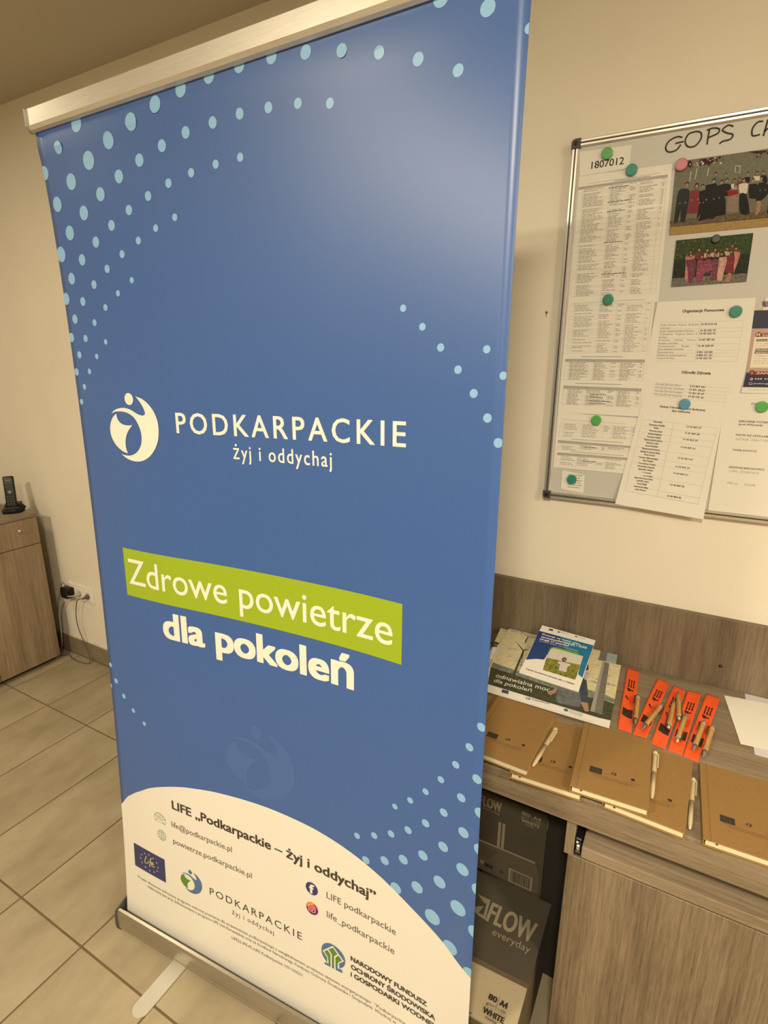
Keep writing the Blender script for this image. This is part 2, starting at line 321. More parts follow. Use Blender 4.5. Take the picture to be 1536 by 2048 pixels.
'bk_child': [[-0.2403,-0.1633,0.7899],[-0.2338,-0.1586,0.7909],[-0.2259,-0.1595,0.7908],[-0.207,-0.1598,0.7907],[-0.2066,-0.1675,0.789],[-0.2119,-0.1715,0.7882],[-0.2106,-0.1941,0.7833],[-0.2304,-0.1944,0.7832],[-0.2324,-0.17,0.7885],[-0.2389,-0.1694,0.7886]],
'bk_head': [[-0.2261,-0.1476,0.7933],[-0.2339,-0.1447,0.7939],[-0.2208,-0.1394,0.7951],[-0.2193,-0.1529,0.7922],[-0.2303,-0.1572,0.7912]],
'bk_t1': [[-0.308,-0.0681,0.8104],[-0.1978,-0.0735,0.8092],[-0.3089,-0.0612,0.8119]],
'bk_t2': [[-0.3082,-0.0808,0.8077],[-0.1793,-0.0827,0.8073],[-0.3091,-0.0731,0.8093]],
'bk_t3': [[-0.3089,-0.0908,0.8055],[-0.2277,-0.0921,0.8053],[-0.3095,-0.0831,0.8072]],
'bk_t4': [[-0.3089,-0.0988,0.8038],[-0.199,-0.1018,0.8032],[-0.3095,-0.0946,0.8047]],
'bk_t5': [[-0.3124,-0.2224,0.7772],[-0.1823,-0.2316,0.7752],[-0.3129,-0.2172,0.7784]],
'bk_flag': [[-0.2961,-0.0333,0.8179],[-0.2846,-0.0326,0.818],[-0.2842,-0.0407,0.8163],[-0.2954,-0.0404,0.8164]],
'bk_lg': [[-0.2666,-0.0385,0.8168],[-0.2631,-0.0385,0.8168]],
'bk_lg2': [[-0.2169,-0.0405,0.8163],[-0.2142,-0.0408,0.8163]],
'bk_l1': [[-0.2619,-0.0376,0.817],[-0.2401,-0.0383,0.8168]],
'bk_l2': [[-0.2111,-0.0427,0.8159],[-0.1912,-0.0437,0.8156]],
'F_floor': [[-0.1041,1.8988],[0.0781,1.9038],[0.0799,1.8923],[-0.1078,1.8855]],
'F_people': [[[-0.0866,1.9769],0.0042,[[-0.1018,1.967],[-0.0897,1.9697],[-0.0794,1.9642],[-0.0776,1.9405],[-0.0805,1.9],[-0.0896,1.9009],[-0.092,1.9295],[-0.0959,1.9001],[-0.103,1.9009],[-0.1036,1.9378]],'navy'],[[-0.0666,1.9716],0.0042,[[-0.0778,1.9627],[-0.0672,1.9648],[-0.0556,1.9585],[-0.0534,1.9473],[-0.0551,1.9156],[-0.0785,1.9167],[-0.0764,1.9417]],'crimson'],[[-0.0547,1.9694],0.0035,[[-0.0599,1.9604],[-0.048,1.9617],[-0.0445,1.9366],[-0.0529,1.9098],[-0.0573,1.9018],[-0.0564,1.9352]],'black'],[[-0.0343,1.9769],0.0043,[[-0.048,1.9712],[-0.0349,1.9722],[-0.025,1.9669],[-0.0189,1.9062],[-0.033,1.9021],[-0.0528,1.8986],[-0.0486,1.9371]],'black'],[[-0.0316,1.9906],0.0034,[[-0.0342,1.9856],[-0.0247,1.983],[-0.0214,1.9691],[-0.0276,1.9673]],'steel'],[[-0.0182,1.9728],0.0037,[[-0.025,1.9669],[-0.0174,1.9686],[-0.0104,1.9651],[-0.0006,1.9069],[-0.02,1.9049]],'black'],[[-0.0086,1.9749],0.0034,[[-0.0136,1.9695],[-0.0003,1.9664],[0.0039,1.9472],[-0.0072,1.9431]],'black'],[[-0.0121,1.986],0.0028,[[-0.0154,1.9818],[-0.0075,1.9807],[-0.0052,1.9737],[-0.0142,1.9736]],'steel'],[[0.0058,1.973],0.0031,[[0.001,1.9663],[0.0111,1.9676],[0.0127,1.9568],[0.0036,1.9579]],'cream'],[[0.0099,1.9625],0.0031,[[-0.0042,1.9535],[0.0062,1.9576],[0.0172,1.9522],[0.0191,1.944],[0.0211,1.9094],[-0.0014,1.9125],[-0.0004,1.9409]],'stripe'],[[0.0152,1.9737],0.0031,[[0.012,1.9702],[0.021,1.969],[0.0222,1.9609],[0.0132,1.962]],'crimson'],[[0.0239,1.9706],0.0036,[[0.0154,1.9644],[0.0253,1.9658],[0.0334,1.9621],[0.0324,1.9437],[0.0208,1.9451]],'cream'],[[0.0285,1.9361],0.0006,[[0.0195,1.9452],[0.0331,1.9436],[0.0447,1.9048],[0.0363,1.9016],[0.0249,1.9096]],'black'],[[0.0295,1.983],0.0031,[[0.0247,1.9777],[0.0349,1.9763],[0.0353,1.9658],[0.0289,1.9666]],'black'],[[0.041,1.969],0.0033,[[0.0346,1.9619],[0.0433,1.9621],[0.0514,1.9585],[0.0541,1.9331],[0.0388,1.9349]],'black'],[[0.0458,1.982],0.003,[[0.0411,1.9768],[0.0524,1.9753],[0.0537,1.9673],[0.0423,1.9688]],'cream'],[[0.0557,1.9703],0.0032,[[0.052,1.9623],[0.0606,1.9625],[0.0696,1.9574],[0.0725,1.9388],[0.0612,1.9269],[0.0524,1.928],[0.0511,1.9519]],'black'],[[0.0576,1.9811],0.003,[[0.0535,1.9764],[0.0647,1.9749],[0.0681,1.9615],[0.0606,1.9625]],'black']],
'F_legs': [[0.0549,1.9277],[0.0625,1.9268],[0.0627,1.9055],[0.0592,1.8998],[0.0553,1.9009]],
'F_bag': [[-0.0057,1.9551],[0.0144,1.9539],[0.0169,1.9456],[-0.0006,1.9423]],
'F_garland': [[-0.0942,2.0236],[-0.0849,2.025],[-0.0814,2.0191],[-0.0823,2.0111],[-0.0901,2.0136],[-0.0683,2.0212],[-0.0661,2.0249],[-0.0396,2.0237],[-0.0411,2.016],[-0.0513,2.0134],[-0.059,2.0118],[-0.0648,2.0154]],
'F_garland2': [[0.021,2.0264],[0.0373,2.0252],[0.0497,2.0239],[0.0584,2.0222],[0.0564,2.0197],[0.0467,2.0193],[0.0381,2.0199],[0.0289,2.0239]],
'F_frame': [[0.0034,2.0017],[0.0124,2.0006],[0.0137,1.9884],[0.0046,1.9894]],
'G_people': [[[-0.0597,1.8336],0.0036,[[-0.0692,1.8256],[-0.0498,1.827],[-0.0578,1.7718],[-0.0639,1.7752],[-0.0664,1.8049]],'pink'],[[-0.0585,1.8277],0.0036,[[-0.0696,1.8183],[-0.0488,1.8197],[-0.0448,1.8005],[-0.0474,1.7683],[-0.0559,1.7687],[-0.0616,1.8001]],'plum'],[[-0.0431,1.838],0.0034,[[-0.049,1.8313],[-0.0367,1.8317],[-0.0319,1.817],[-0.0444,1.8179]],'crimson'],[[-0.0355,1.823],0.0036,[[-0.0428,1.8163],[-0.0274,1.8137],[-0.0271,1.8022],[-0.0268,1.77],[-0.042,1.7694],[-0.0427,1.8003]],'magenta'],[[-0.0264,1.8359],0.0033,[[-0.0324,1.83],[-0.0186,1.8289],[-0.0176,1.8216],[-0.0309,1.8198]],'pinkw'],[[-0.0232,1.8249],0.0036,[[-0.0278,1.8167],[-0.0154,1.8157],[-0.0107,1.7924],[-0.0276,1.7862],[-0.0271,1.8022]],'magenta'],[[-0.0108,1.8354],0.0033,[[-0.0174,1.8302],[-0.0025,1.829],[-0.0013,1.8204],[-0.0162,1.8215]],'pinkw'],[[-0.0084,1.8252],0.0035,[[-0.0134,1.8156],[-0.002,1.8162],[0.0018,1.7713],[-0.0131,1.7707],[-0.0116,1.7982]],'plum'],[[0.003,1.8257],0.0033,[[-0.0011,1.8189],[0.0135,1.8193],[0.0152,1.8078],[0.0115,1.7693],[0.0018,1.7713],[0.0003,1.8003]],'pinkw'],[[0.0125,1.8356],0.0029,[[0.0079,1.831],[0.0188,1.8287],[0.0191,1.8174],[0.0118,1.8222]],'pinkw'],[[0.0215,1.8411],0.0032,[[0.0164,1.836],[0.0268,1.8365],[0.0265,1.8295],[0.0185,1.8302]],'crimson'],[[0.0214,1.8285],0.0032,[[0.0145,1.822],[0.0293,1.8195],[0.0298,1.7982],[0.0293,1.784],[0.0164,1.7863],[0.0152,1.8078]],'crimson'],[[0.0296,1.8349],0.0032,[[0.0265,1.8295],[0.0373,1.8272],[0.0392,1.8187],[0.036,1.8006],[0.0322,1.7824],[0.029,1.8124]],'pink']],
'G_ground': [[-0.0917,1.7798],[0.0583,1.7821],[0.0598,1.7643],[-0.091,1.7612]],
'G_legs': [[0.0213,1.7845],[0.0286,1.784],[0.0281,1.7654],[0.0185,1.7674]],
'L_navy': [[0.0842,1.7025],[0.1101,1.7027],[0.1162,1.6641],[0.0853,1.6636]],
'L_pink': [[0.0853,1.6636],[0.1162,1.6641],[0.1311,1.5707],[0.0899,1.5677]],
'L_navy2': [[0.09,1.5671],[0.1314,1.5689],[0.1366,1.5362],[0.088,1.5337]],
'L_white': [[0.0941,1.6453],[0.1191,1.6461],[0.1299,1.5784],[0.0952,1.578]],
'L_red': [[0.099,1.6533],[0.1179,1.6536],[0.1191,1.6461],[0.0997,1.6458]],
'L_redc': [[0.1005,1.6504],[0.1058,1.6503]],
'L_k1': [[0.0984,1.6406],[0.1198,1.6414],[0.1207,1.6362],[0.0985,1.6355]],
'L_k2': [[0.0995,1.6201],[0.1231,1.6211],[0.124,1.6153],[0.0994,1.6144]],
'L_k3': [[0.0992,1.614],[0.1241,1.6147],[0.1249,1.6095],[0.0993,1.6086]],
'L_red2': [[0.1016,1.5697],[0.1312,1.5701],[0.1323,1.563],[0.1018,1.5619]],
'L_redc2': [[0.101,1.5669],[0.1064,1.567]],
'L_dla': [[0.1089,1.647],[0.1188,1.6476],[0.1081,1.652]],
'L_zap': [[0.1098,1.5638],[0.1293,1.5647],[0.1096,1.5686]],
'L_tel': [[0.1084,1.5514],[0.1339,1.5529],[0.1082,1.5554]],
'L_mail': [[0.1083,1.5413],[0.1356,1.5424],[0.1082,1.5449]],
'L_proj': [[0.0997,1.5277],[0.1379,1.5278],[0.0999,1.5298]],
'L_osoby': [[0.1001,1.6365],[0.1205,1.6372],[0.1,1.6399]],
'L_prz': [[0.101,1.6156],[0.1238,1.6165],[0.101,1.6195]],
'L_jed': [[0.1009,1.6095],[0.1248,1.6104],[0.1008,1.6133]],
'L_z1': [[0.1006,1.63],[0.1216,1.6304],[0.1006,1.6318]],
'L_z2': [[0.0984,1.6254],[0.1223,1.6258],[0.0984,1.6271]],
'L_dod': [[0.1006,1.603],[0.1212,1.603],[0.1006,1.6054]],
'L_po': [[0.1021,1.5971],[0.1261,1.5975],[0.1021,1.5991]],
'L_w': [[0.0997,1.5923],[0.1276,1.5928],[0.0997,1.5944]],
'L_po2': [[0.1018,1.5872],[0.1284,1.5878],[0.1018,1.5894]],
'L_crest': [[0.0974,1.7212],[0.1071,1.7214],[0.1088,1.7106],[0.104,1.7083],[0.0989,1.7122]],
'nb3': [[-0.1288,-0.3942],[0.0145,-0.3853],[0.0228,-0.6079],[-0.1182,-0.6124],[-0.0929,-0.5333],[-0.0695,-0.5298],[-0.068,-0.5479],[-0.091,-0.5495],[-0.0467,-0.5359],[-0.0118,-0.5359],[-0.0859,-0.5642],[-0.0011,-0.5582],[-0.1399,-0.4045],[-0.1132,-0.6096]],
}
DOTS = [(-0.3768, 2.0279, 0.0149), (-0.2928, 1.9855, 0.0146), (-0.358, 1.9624, 0.0164), (-0.4417, 1.9981, 0.0116), (-0.4215, 1.9345, 0.0151), (-0.3376, 1.9002, 0.0126), (-0.3963, 1.8739, 0.0136), (-0.4793, 1.901, 0.0145), (-0.5032, 1.9624, 0.013), (-0.3167, 1.8416, 0.0098), (-0.4519, 1.843, 0.0142), (-0.2247, 2.0035, 0.0145), (-0.1585, 2.0181, 0.0135), (-0.094, 2.028, 0.0123), (-0.0281, 2.0335, 0.0115), (0.0375, 2.034, 0.0107), (0.1027, 2.031, 0.01), (0.1674, 2.0225, 0.0097), (0.231, 2.0101, 0.009), (0.2926, 1.9939, 0.0082), (-0.2781, 1.9227, 0.0118), (-0.2175, 1.9408, 0.0109), (-0.1559, 1.9543, 0.0101), (-0.095, 1.9644, 0.0095), (-0.031, 1.968, 0.009), (0.0291, 1.9696, 0.0083), (0.0888, 1.967, 0.0079), (0.1465, 1.9614, 0.0074), (0.2055, 1.9502, 0.0072), (-0.262, 1.8626, 0.0091), (-0.2061, 1.8797, 0.0084), (-0.1509, 1.8935, 0.0079), (-0.0929, 1.902, 0.0074), (-0.0341, 1.9064, 0.007), (0.0215, 1.9082, 0.0068), (-0.494, 1.8056, 0.0155), (-0.3707, 1.8168, 0.0105), (-0.4231, 1.7881, 0.011), (-0.4686, 1.7548, 0.0119), (-0.4999, 1.7159, 0.0126), (-0.144, 1.8361, 0.0064), (-0.1956, 1.8233, 0.0066), (-0.2458, 1.8066, 0.0071), (-0.2959, 1.7868, 0.0075), (-0.346, 1.7638, 0.008), (-0.3942, 1.7371, 0.0086), (-0.4398, 1.7065, 0.0092), (-0.4772, 1.6722, 0.0098), (-0.5, 1.6342, 0.0101), (-0.2765, 1.7368, 0.006), (-0.3216, 1.715, 0.0062), (-0.366, 1.69, 0.0068), (-0.4086, 1.6616, 0.0071), (-0.4473, 1.6302, 0.0076), (-0.4784, 1.596, 0.0079), (-0.4981, 1.559, 0.0083), (-0.3787, 1.6209, 0.0057), (-0.4153, 1.5915, 0.0059), (-0.4483, 1.5599, 0.0063), (-0.4751, 1.526, 0.0065), (-0.4941, 1.4921, 0.0068), (0.3323, 1.6496, 0.0055), (0.3668, 1.6206, 0.0058), (0.3992, 1.5893, 0.0061), (0.4297, 1.5564, 0.0063), (0.4572, 1.522, 0.0067), (0.4814, 1.4869, 0.007), (0.5008, 1.4516, 0.0073), (0.4746, 1.5846, 0.0058), (0.5023, 1.5477, 0.0059), (0.3534, 1.9726, 0.0084), (0.4133, 1.9458, 0.0079), (0.4513, 2.0062, 0.0102), (0.3858, 2.034, 0.0111), (0.5081, 1.9691, 0.0065), (-0.4992, 0.8206, 0.0064), (-0.4815, 0.7799, 0.0071), (-0.4536, 0.7446, 0.0072), (-0.4197, 0.714, 0.0064), (-0.3806, 0.6888, 0.0061), (-0.5074, 0.7592, 0.0058), (0.5003, 0.9741, 0.008), (0.4802, 0.9256, 0.0075), (0.4556, 0.8781, 0.0072), (0.4272, 0.8329, 0.0069), (0.3964, 0.7914, 0.0067), (0.3636, 0.7553, 0.0066), (0.3299, 0.7246, 0.0062), (0.4975, 0.87, 0.0089), (0.4693, 0.8162, 0.0085), (0.4355, 0.7658, 0.0083), (0.3985, 0.7215, 0.0083), (0.3606, 0.6852, 0.0082), (0.3223, 0.6561, 0.0078), (0.2827, 0.6317, 0.0075), (0.2412, 0.6108, 0.0072), (0.5067, 0.8049, 0.0102), (0.477, 0.7455, 0.0105), (0.4373, 0.69, 0.0104), (0.3949, 0.6448, 0.0105), (0.3515, 0.6098, 0.0105), (0.3082, 0.5833, 0.0099), (0.263, 0.5605, 0.0091), (0.5108, 0.7282, 0.012), (0.4787, 0.6641, 0.0126), (0.4326, 0.6052, 0.0131), (0.3842, 0.5616, 0.0129), (0.3357, 0.5303, 0.0126), (0.5124, 0.6389, 0.0137), (0.4734, 0.5704, 0.0161), (0.4201, 0.5117, 0.0168), (0.5103, 0.5389, 0.0144), (0.4602, 0.464, 0.0157), (0.5044, 0.4302, 0.0153)]
# ---------------------------------------------------------------- the room
def slab(name, x0, y0, z0, x1, y1, z1, m, label=None):
    b = MB(); b.box(x0, y0, z0, x1, y1, z1); o = b.build(name, m); o['kind'] = 'structure'; return o
XL, XR, YF, ZC = -3.38, 2.4, -4.4, 2.625
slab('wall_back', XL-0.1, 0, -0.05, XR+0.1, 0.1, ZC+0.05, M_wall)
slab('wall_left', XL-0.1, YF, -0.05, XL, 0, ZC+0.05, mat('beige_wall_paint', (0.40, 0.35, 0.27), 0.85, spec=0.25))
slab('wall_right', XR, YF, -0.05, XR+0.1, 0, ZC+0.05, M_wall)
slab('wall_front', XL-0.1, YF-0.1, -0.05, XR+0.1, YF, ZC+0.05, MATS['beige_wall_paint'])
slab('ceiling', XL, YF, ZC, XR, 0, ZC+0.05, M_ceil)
floor = slab('floor', XL, YF, -0.05, XR, 0, -0.0012, M_grout)
M_tile = bpy.data.materials.new('beige_stone_tile'); M_tile.use_nodes = True
def _tile():
    nt = M_tile.node_tree; b = nt.nodes['Principled BSDF']; tc = nt.nodes.new('ShaderNodeTexCoord'); oi = nt.nodes.new('ShaderNodeObjectInfo')
    ad = nt.nodes.new('ShaderNodeVectorMath'); ad.operation = 'ADD'; sc = nt.nodes.new('ShaderNodeVectorMath'); sc.operation = 'SCALE'; sc.inputs['Scale'].default_value = 30
    nt.links.new(oi.outputs['Random'], sc.inputs[0]); nt.links.new(tc.outputs['Object'], ad.inputs[0]); nt.links.new(sc.outputs[0], ad.inputs[1])
    mp = nt.nodes.new('ShaderNodeMapping'); mp.inputs['Scale'].default_value = (1, 0.45, 1); nt.links.new(ad.outputs[0], mp.inputs[0])
    n = nt.nodes.new('ShaderNodeTexNoise'); n.inputs['Scale'].default_value = 7; n.inputs['Detail'].default_value = 8; n.inputs['Roughness'].default_value = 0.62
    nt.links.new(mp.outputs[0], n.inputs['Vector'])
    r = nt.nodes.new('ShaderNodeValToRGB'); e = r.color_ramp.elements
    e[0].position = 0.3; e[0].color = (0.250, 0.205, 0.130, 1); e[1].position = 0.62; e[1].color = (0.360, 0.305, 0.205, 1)
    nt.links.new(n.outputs['Fac'], r.inputs[0]); nt.links.new(r.outputs[0], b.inputs['Base Color'])
    b.inputs['Roughness'].default_value = 0.42; b.inputs['Specular IOR Level'].default_value = 0.4
_tile()
TX0, TY0, TA, TB, TG = -2.5085, -0.3715, 0.3, 0.6062, 0.0028
tile_cache = {}
def floor_tile(x0, y0, x1, y1):
    w, d = round(x1-x0, 4), round(y1-y0, 4)
    if (w, d) not in tile_cache:
        b = MB(); g = TG; b.rbox(-w/2+g, -d/2+g, -0.006, w/2-g, d/2-g, 0.0, 0.0012, 1); o = b.build('tile', M_tile, floor, local=True); tile_cache[(w, d)] = o
    else:
        o = tile_cache[(w, d)].copy(); COL.objects.link(o)
    o.parent = floor; o.location = ((x0+x1)/2, (y0+y1)/2, 0)
for i in range(-3, 13):
    x0 = max(TX0+i*TA, XL+0.001); x1 = TX0+(i+1)*TA
    if x1 < XL+0.03: continue
    floor_tile(x0, TY0, x1, -0.012)
    for j in range(0, 4): floor_tile(x0, TY0-(j+1)*TB, x1, TY0-j*TB)
# skirting of the same tile
sk = slab('baseboard_back', XL, -0.004, 0, 1.2, 0, 0.094, mat('skirting_mortar', (0.62, 0.56, 0.45), 0.9))
M_skirt = mat('skirting_tile', (0.235, 0.19, 0.125), 0.45, noise=0.12, nscale=14)
for k, (x0, x1) in enumerate([(-3.36, -3.306), (-3.302, -2.694), (-2.690, -2.086), (-2.082, -1.478), (-1.474, -0.87), (-0.866, -0.762)]):
    b = MB(); b.rbox(x0, -0.012, 0.0, x1, -0.0035, 0.0955, 0.001, 1); b.build('tile', M_skirt, sk)
b = MB(); random.seed(5); xs = [-3.3+0.05*k for k in range(52)]
b.extrude([(0, 0), (-0.006, 0.001), (-0.004, 0.007), (0, 0.008)], (-3.3, -0.001, 0.0955), (-0.77, -0.001, 0.0955), Vector((0, 1, 0)), Vector((0, 0, 1)))
b.build('mortar_bead', mat('pale_mortar', (0.62, 0.56, 0.44), 0.95, noise=0.25, nscale=60, bump=0.8, bscale=220), sk)

# ---------------------------------------------------------------- the cabinet on the left with its phone
cb = thing('storage_cabinet', 'grey-brown oak cabinet with drawer above doors in the left corner', 'cabinet', (-3.1, -0.4, 0))
FX = -2.848
b = MB(); b.box(-3.375, -0.715, 0.0, FX-0.045, -0.097, 0.03); b.build('plinth', mat('dark_plinth', (0.03, 0.022, 0.015), 0.7), cb)
b = MB(); b.rbox(-3.375, -0.715, 0.03, FX-0.0195, -0.0925, 0.8175, 0.001, 1); b.build('carcass', W_zc, cb)
b = MB()
prof = [(-3.375, -0.72), (FX-0.002, -0.72), (FX+0.001, -0.715), (FX+0.001, -0.096), (FX-0.002, -0.091), (-3.375, -0.091)]
b.prism([(x, y, 0.839) for x, y in prof], (0, 0, 0.0195)); b.build('top_panel', W_y, cb)
def front(name, y0, y1, z0, z1, knob=None):
    b = MB(); b.rbox(FX-0.018, y0, z0, FX, y1, z1, 0.0012, 1); o = b.build(name, W_zc, cb)
    if knob:
        k = MB(); M = Matrix.Translation((FX, knob[0], knob[1])) @ Matrix.Rotation(PI/2, 4, 'Y')
        k.lathe([(0.006, 0), (0.005, 0.003), (0.004, 0.010), (0.007, 0.014), (0.0085, 0.019), (0.0075, 0.023), (0.003, 0.025)], 18, M)
        k.build('knob', M_chrome, o, True)
front('drawer', -0.393, -0.095, 0.6795, 0.8165, (-0.196, 0.770)); front('drawer', -0.714, -0.397, 0.6795, 0.8165, (-0.555, 0.770))
front('door', -0.393, -0.095, 0.031, 0.676); front('door', -0.714, -0.397, 0.031, 0.676)

ph_dir = -0.62
def PM(x, y, z, rz=ph_dir): return Matrix.Translation((x, y, z)) @ Matrix.Rotation(rz, 4, 'Z')
# local frame: +x is the way the phone faces, y is sideways
cr = thing('phone_cradle', 'black cordless phone charging cradle on the left cabinet', 'phone cradle', (-2.965, -0.137, 0.839))
M = PM(-2.965, -0.137, 0.839)
b = MB()
b.prism([M @ Vector(p) for p in [(-0.05, -0.042, 0.022), (-0.05, 0.042, 0.022), (0.01, 0.044, 0.016), (0.045, 0.034, 0.010), (0.052, 0.0, 0.009), (0.045, -0.034, 0.010), (0.01, -0.044, 0.016)]], (0, 0, 0.009))
b.prism([M @ Vector(p) for p in [(-0.058, -0.047, 0.012), (-0.058, 0.047, 0.012), (0.012, 0.049, 0.009), (0.052, 0.038, 0.006), (0.059, 0.0, 0.005), (0.052, -0.038, 0.006), (0.012, -0.049, 0.009)]], (0, 0, 0.005))
b.prism([M @ Vector(p) for p in [(-0.058, -0.047, 0.012), (-0.058, 0.047, 0.012), (0.012, 0.049, 0.009), (0.052, 0.038, 0.006), (0.059, 0.0, 0.005), (0.052, -0.038, 0.006), (0.012, -0.049, 0.009)]], (0, 0, 0.005))
b.rbox(-0.052, -0.036, 0.012, -0.008, 0.036, 0.040, 0.004, 2, M); b.rbox(0.004, -0.033, 0.009, 0.02, 0.033, 0.024, 0.004, 2, M)
b.build('cradle_body', M_black, cr)
b = MB(); b.box(0.03, -0.018, 0.0113, 0.034, 0.012, 0.0117, M); b.build('nameplate', mat('pale_grey_print', (0.35, 0.35, 0.35), 0.5), cr)
hs = thing('phone_handset', 'black cordless phone handset standing in its cradle', 'phone', (-2.965, -0.137, 0.855))
H = PM(-2.969, -0.139, 0.853) @ Matrix.Rotation(math.radians(-11), 4, 'Y')
b = MB(); b.rbox(-0.013, -0.0235, 0.0, 0.011, 0.0235, 0.165, 0.007, 3, H); b.build('handset_body', M_black, hs, True)
b = MB(); b.box(0.0105, -0.016, 0.102, 0.0118, 0.016, 0.128, H); b.build('screen', mat('phone_display', (0.05, 0.055, 0.055), 0.15), hs)
b = MB(); b.box(0.0105, -0.010, 0.143, 0.0118, 0.010, 0.1455, H); b.build('earpiece', mat('grey_slot', (0.25, 0.25, 0.25), 0.5), hs)
b = MB(); b.lathe([(0.0085, 0), (0.0085, 0.0015), (0.006, 0.0018)], 20, H @ Matrix.Translation((0.011, 0, 0.084)) @ Matrix.Rotation(PI/2, 4, 'Y')); b.build('navigation_ring', mat('grey_ring', (0.16, 0.16, 0.16), 0.5), hs)
M_key = mat('phone_key', (0.05, 0.052, 0.052), 0.5)
for r in range(4):
    for c in (-1, 0, 1):
        b = MB(); b.rbox(0.0105, c*0.0125-0.0042, 0.02+r*0.0125, 0.0125, c*0.0125+0.0042, 0.0265+r*0.0125, 0.0008, 1, H); b.build('key', M_key, hs)

# ---------------------------------------------------------------- wall sockets, adapter and cables
so = thing('wall_socket', 'white triple wall socket plate low on the wall by the cabinet', 'socket', (-2.72, 0, 0.345))
M_sock = mat('white_plastic', (0.82, 0.79, 0.72), 0.4)
b = MB(); b.rbox(-2.828, -0.009, 0.347, -2.612, 0.0, 0.433, 0.003, 2); b.build('frame', M_sock, so)
for k in range(3):
    x = -2.792+k*0.072; b = MB(); b.rbox(x-0.0275, -0.0125, 0.3625, x+0.0275, -0.008, 0.4175, 0.002, 1)
    o = b.build('outlet', M_sock, so)
    b = MB(); b.lathe([(0.019, 0), (0.019, 0.0006), (0.0165, 0.001)], 24, Matrix.Translation((x, -0.0125, 0.39)) @ Matrix.Rotation(PI/2, 4, 'X')); b.build('outlet_well', mat('socket_shade', (0.6, 0.57, 0.5), 0.5), o)
ad = thing('power_adapter', 'black power adapter plugged into the left outlet', 'adapter', (-2.79, -0.02, 0.365))
b = MB(); b.rbox(-2.822, -0.056, 0.362, -2.762, -0.0135, 0.418, 0.005, 2); b.build('adapter_body', M_black, ad, True)
b = MB(); b.tube(spline([(-2.80, -0.035, 0.417), (-2.802, -0.036, 0.434), (-2.822, -0.036, 0.438), (-2.845, -0.034, 0.41), (-2.87, -0.033, 0.36), (-2.905, -0.030, 0.30), (-2.935, -0.025, 0.22), (-2.95, -0.02, 0.12), (-2.97, -0.018, 0.02)]), 0.0016, 6); b.build('lead', M_dark, ad, True)
def plug(name, label, x, col, pts, r):
    t = thing(name, label, 'cable', (x, -0.013, 0.38)); mm = mat(name+col[0], col[1], 0.5)
    b = MB(); b.lathe([(0.013, 0), (0.013, 0.006), (0.008, 0.016), (0.005, 0.028), (0.0035, 0.034)], 18, Matrix.Translation((x, -0.0135, 0.388)) @ Matrix.Rotation(PI/2, 4, 'X')); b.build('plug', mm, t, True)
    b = MB(); b.tube(spline(pts), r, 8); b.build('lead', mm, t, True)
plug('power_cable', 'grey cable plugged into the middle outlet and hanging behind the cabinet', -2.72, ('_light', (0.42, 0.40, 0.36)),
     [(-2.72, -0.046, 0.388), (-2.735, -0.055, 0.386), (-2.78, -0.05, 0.372), (-2.85, -0.045, 0.325), (-2.895, -0.04, 0.25), (-2.915, -0.035, 0.15), (-2.93, -0.032, 0.06), (-2.955, -0.03, 0.006), (-2.985, -0.045, 0.004)], 0.0032)
plug('power_cable', 'dark cable from the right outlet looping down to the floor', -2.648, ('_dark', (0.10, 0.085, 0.07)),
     [(-2.648, -0.046, 0.388), (-2.658, -0.052, 0.387), (-2.70, -0.045, 0.36), (-2.735, -0.04, 0.28), (-2.745, -0.035, 0.20), (-2.72, -0.032, 0.12), (-2.685, -0.035, 0.04), (-2.675, -0.045, 0.005), (-2.72, -0.06, 0.0035), (-2.80, -0.06, 0.003), (-2.86, -0.045, 0.003), (-2.90, -0.075, 0.003), (-2.95, -0.06, 0.003)], 0.0024)

# ---------------------------------------------------------------- desk with back panel, keyboard tray, door
DZ, DY = 0.755, -0.598
dk = thing('desk', 'long grey-brown oak laminate desk against the back wall', 'desk', (0.2, -0.3, 0))
b = MB(); b.rbox(-0.76, DY, 0.687, 1.15, -0.0185, DZ, 0.002, 2); b.build('worktop', W_x, dk)
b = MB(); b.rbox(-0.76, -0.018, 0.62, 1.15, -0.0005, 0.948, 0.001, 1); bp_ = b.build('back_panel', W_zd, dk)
b = MB(); b.lathe([(0.0045, 0), (0.004, 0.002), (0.002, 0.003)], 12, Matrix.Translation((0.1472, -0.018, 0.8162)) @ Matrix.Rotation(PI/2, 4, 'X')); b.box(0.141, -0.0195, 0.8155, 0.153, -0.018, 0.8165); b.build('screw', mat('rusty_screw', (0.06, 0.04, 0.025), 0.5, 0.6), bp_)
b = MB(); b.rbox(-0.1195, -0.583, 0.592, -0.1005, -0.03, 0.686, 0.001, 1); b.build('tray_bracket', W_z, dk)
b = MB(); b.rbox(-0.111, -0.565, 0.0, -0.095, -0.03, 0.5915, 0.001, 1); b.build('side_panel', W_z, dk)
b = MB(); b.rbox(-0.111, -0.583, 0.004, 0.42, -0.5655, 0.5935, 0.0012, 1); b.build('door', wood('oak_laminate_door', 2, dark=(0.105, 0.075, 0.045), light=(0.275, 0.208, 0.135), off=11.3), dk)
b = MB(); b.rbox(0.424, -0.583, 0.004, 0.95, -0.5655, 0.5935, 0.0012, 1); b.build('door', W_z, dk)
b = MB(); b.box(0.94, -0.565, 0.0, 0.956, -0.03, 0.592); b.build('side_panel', W_z, dk)
b = MB(); b.box(-0.095, -0.5655, 0.58, 0.95, -0.03, 0.592); b.build('carcass_top', W_x, dk)
tray = MB(); tray.rbox(-0.0845, -0.594, 0.6065, 0.92, -0.12, 0.634, 0.0025, 2); tr = tray.build('keyboard_tray', W_x, dk)
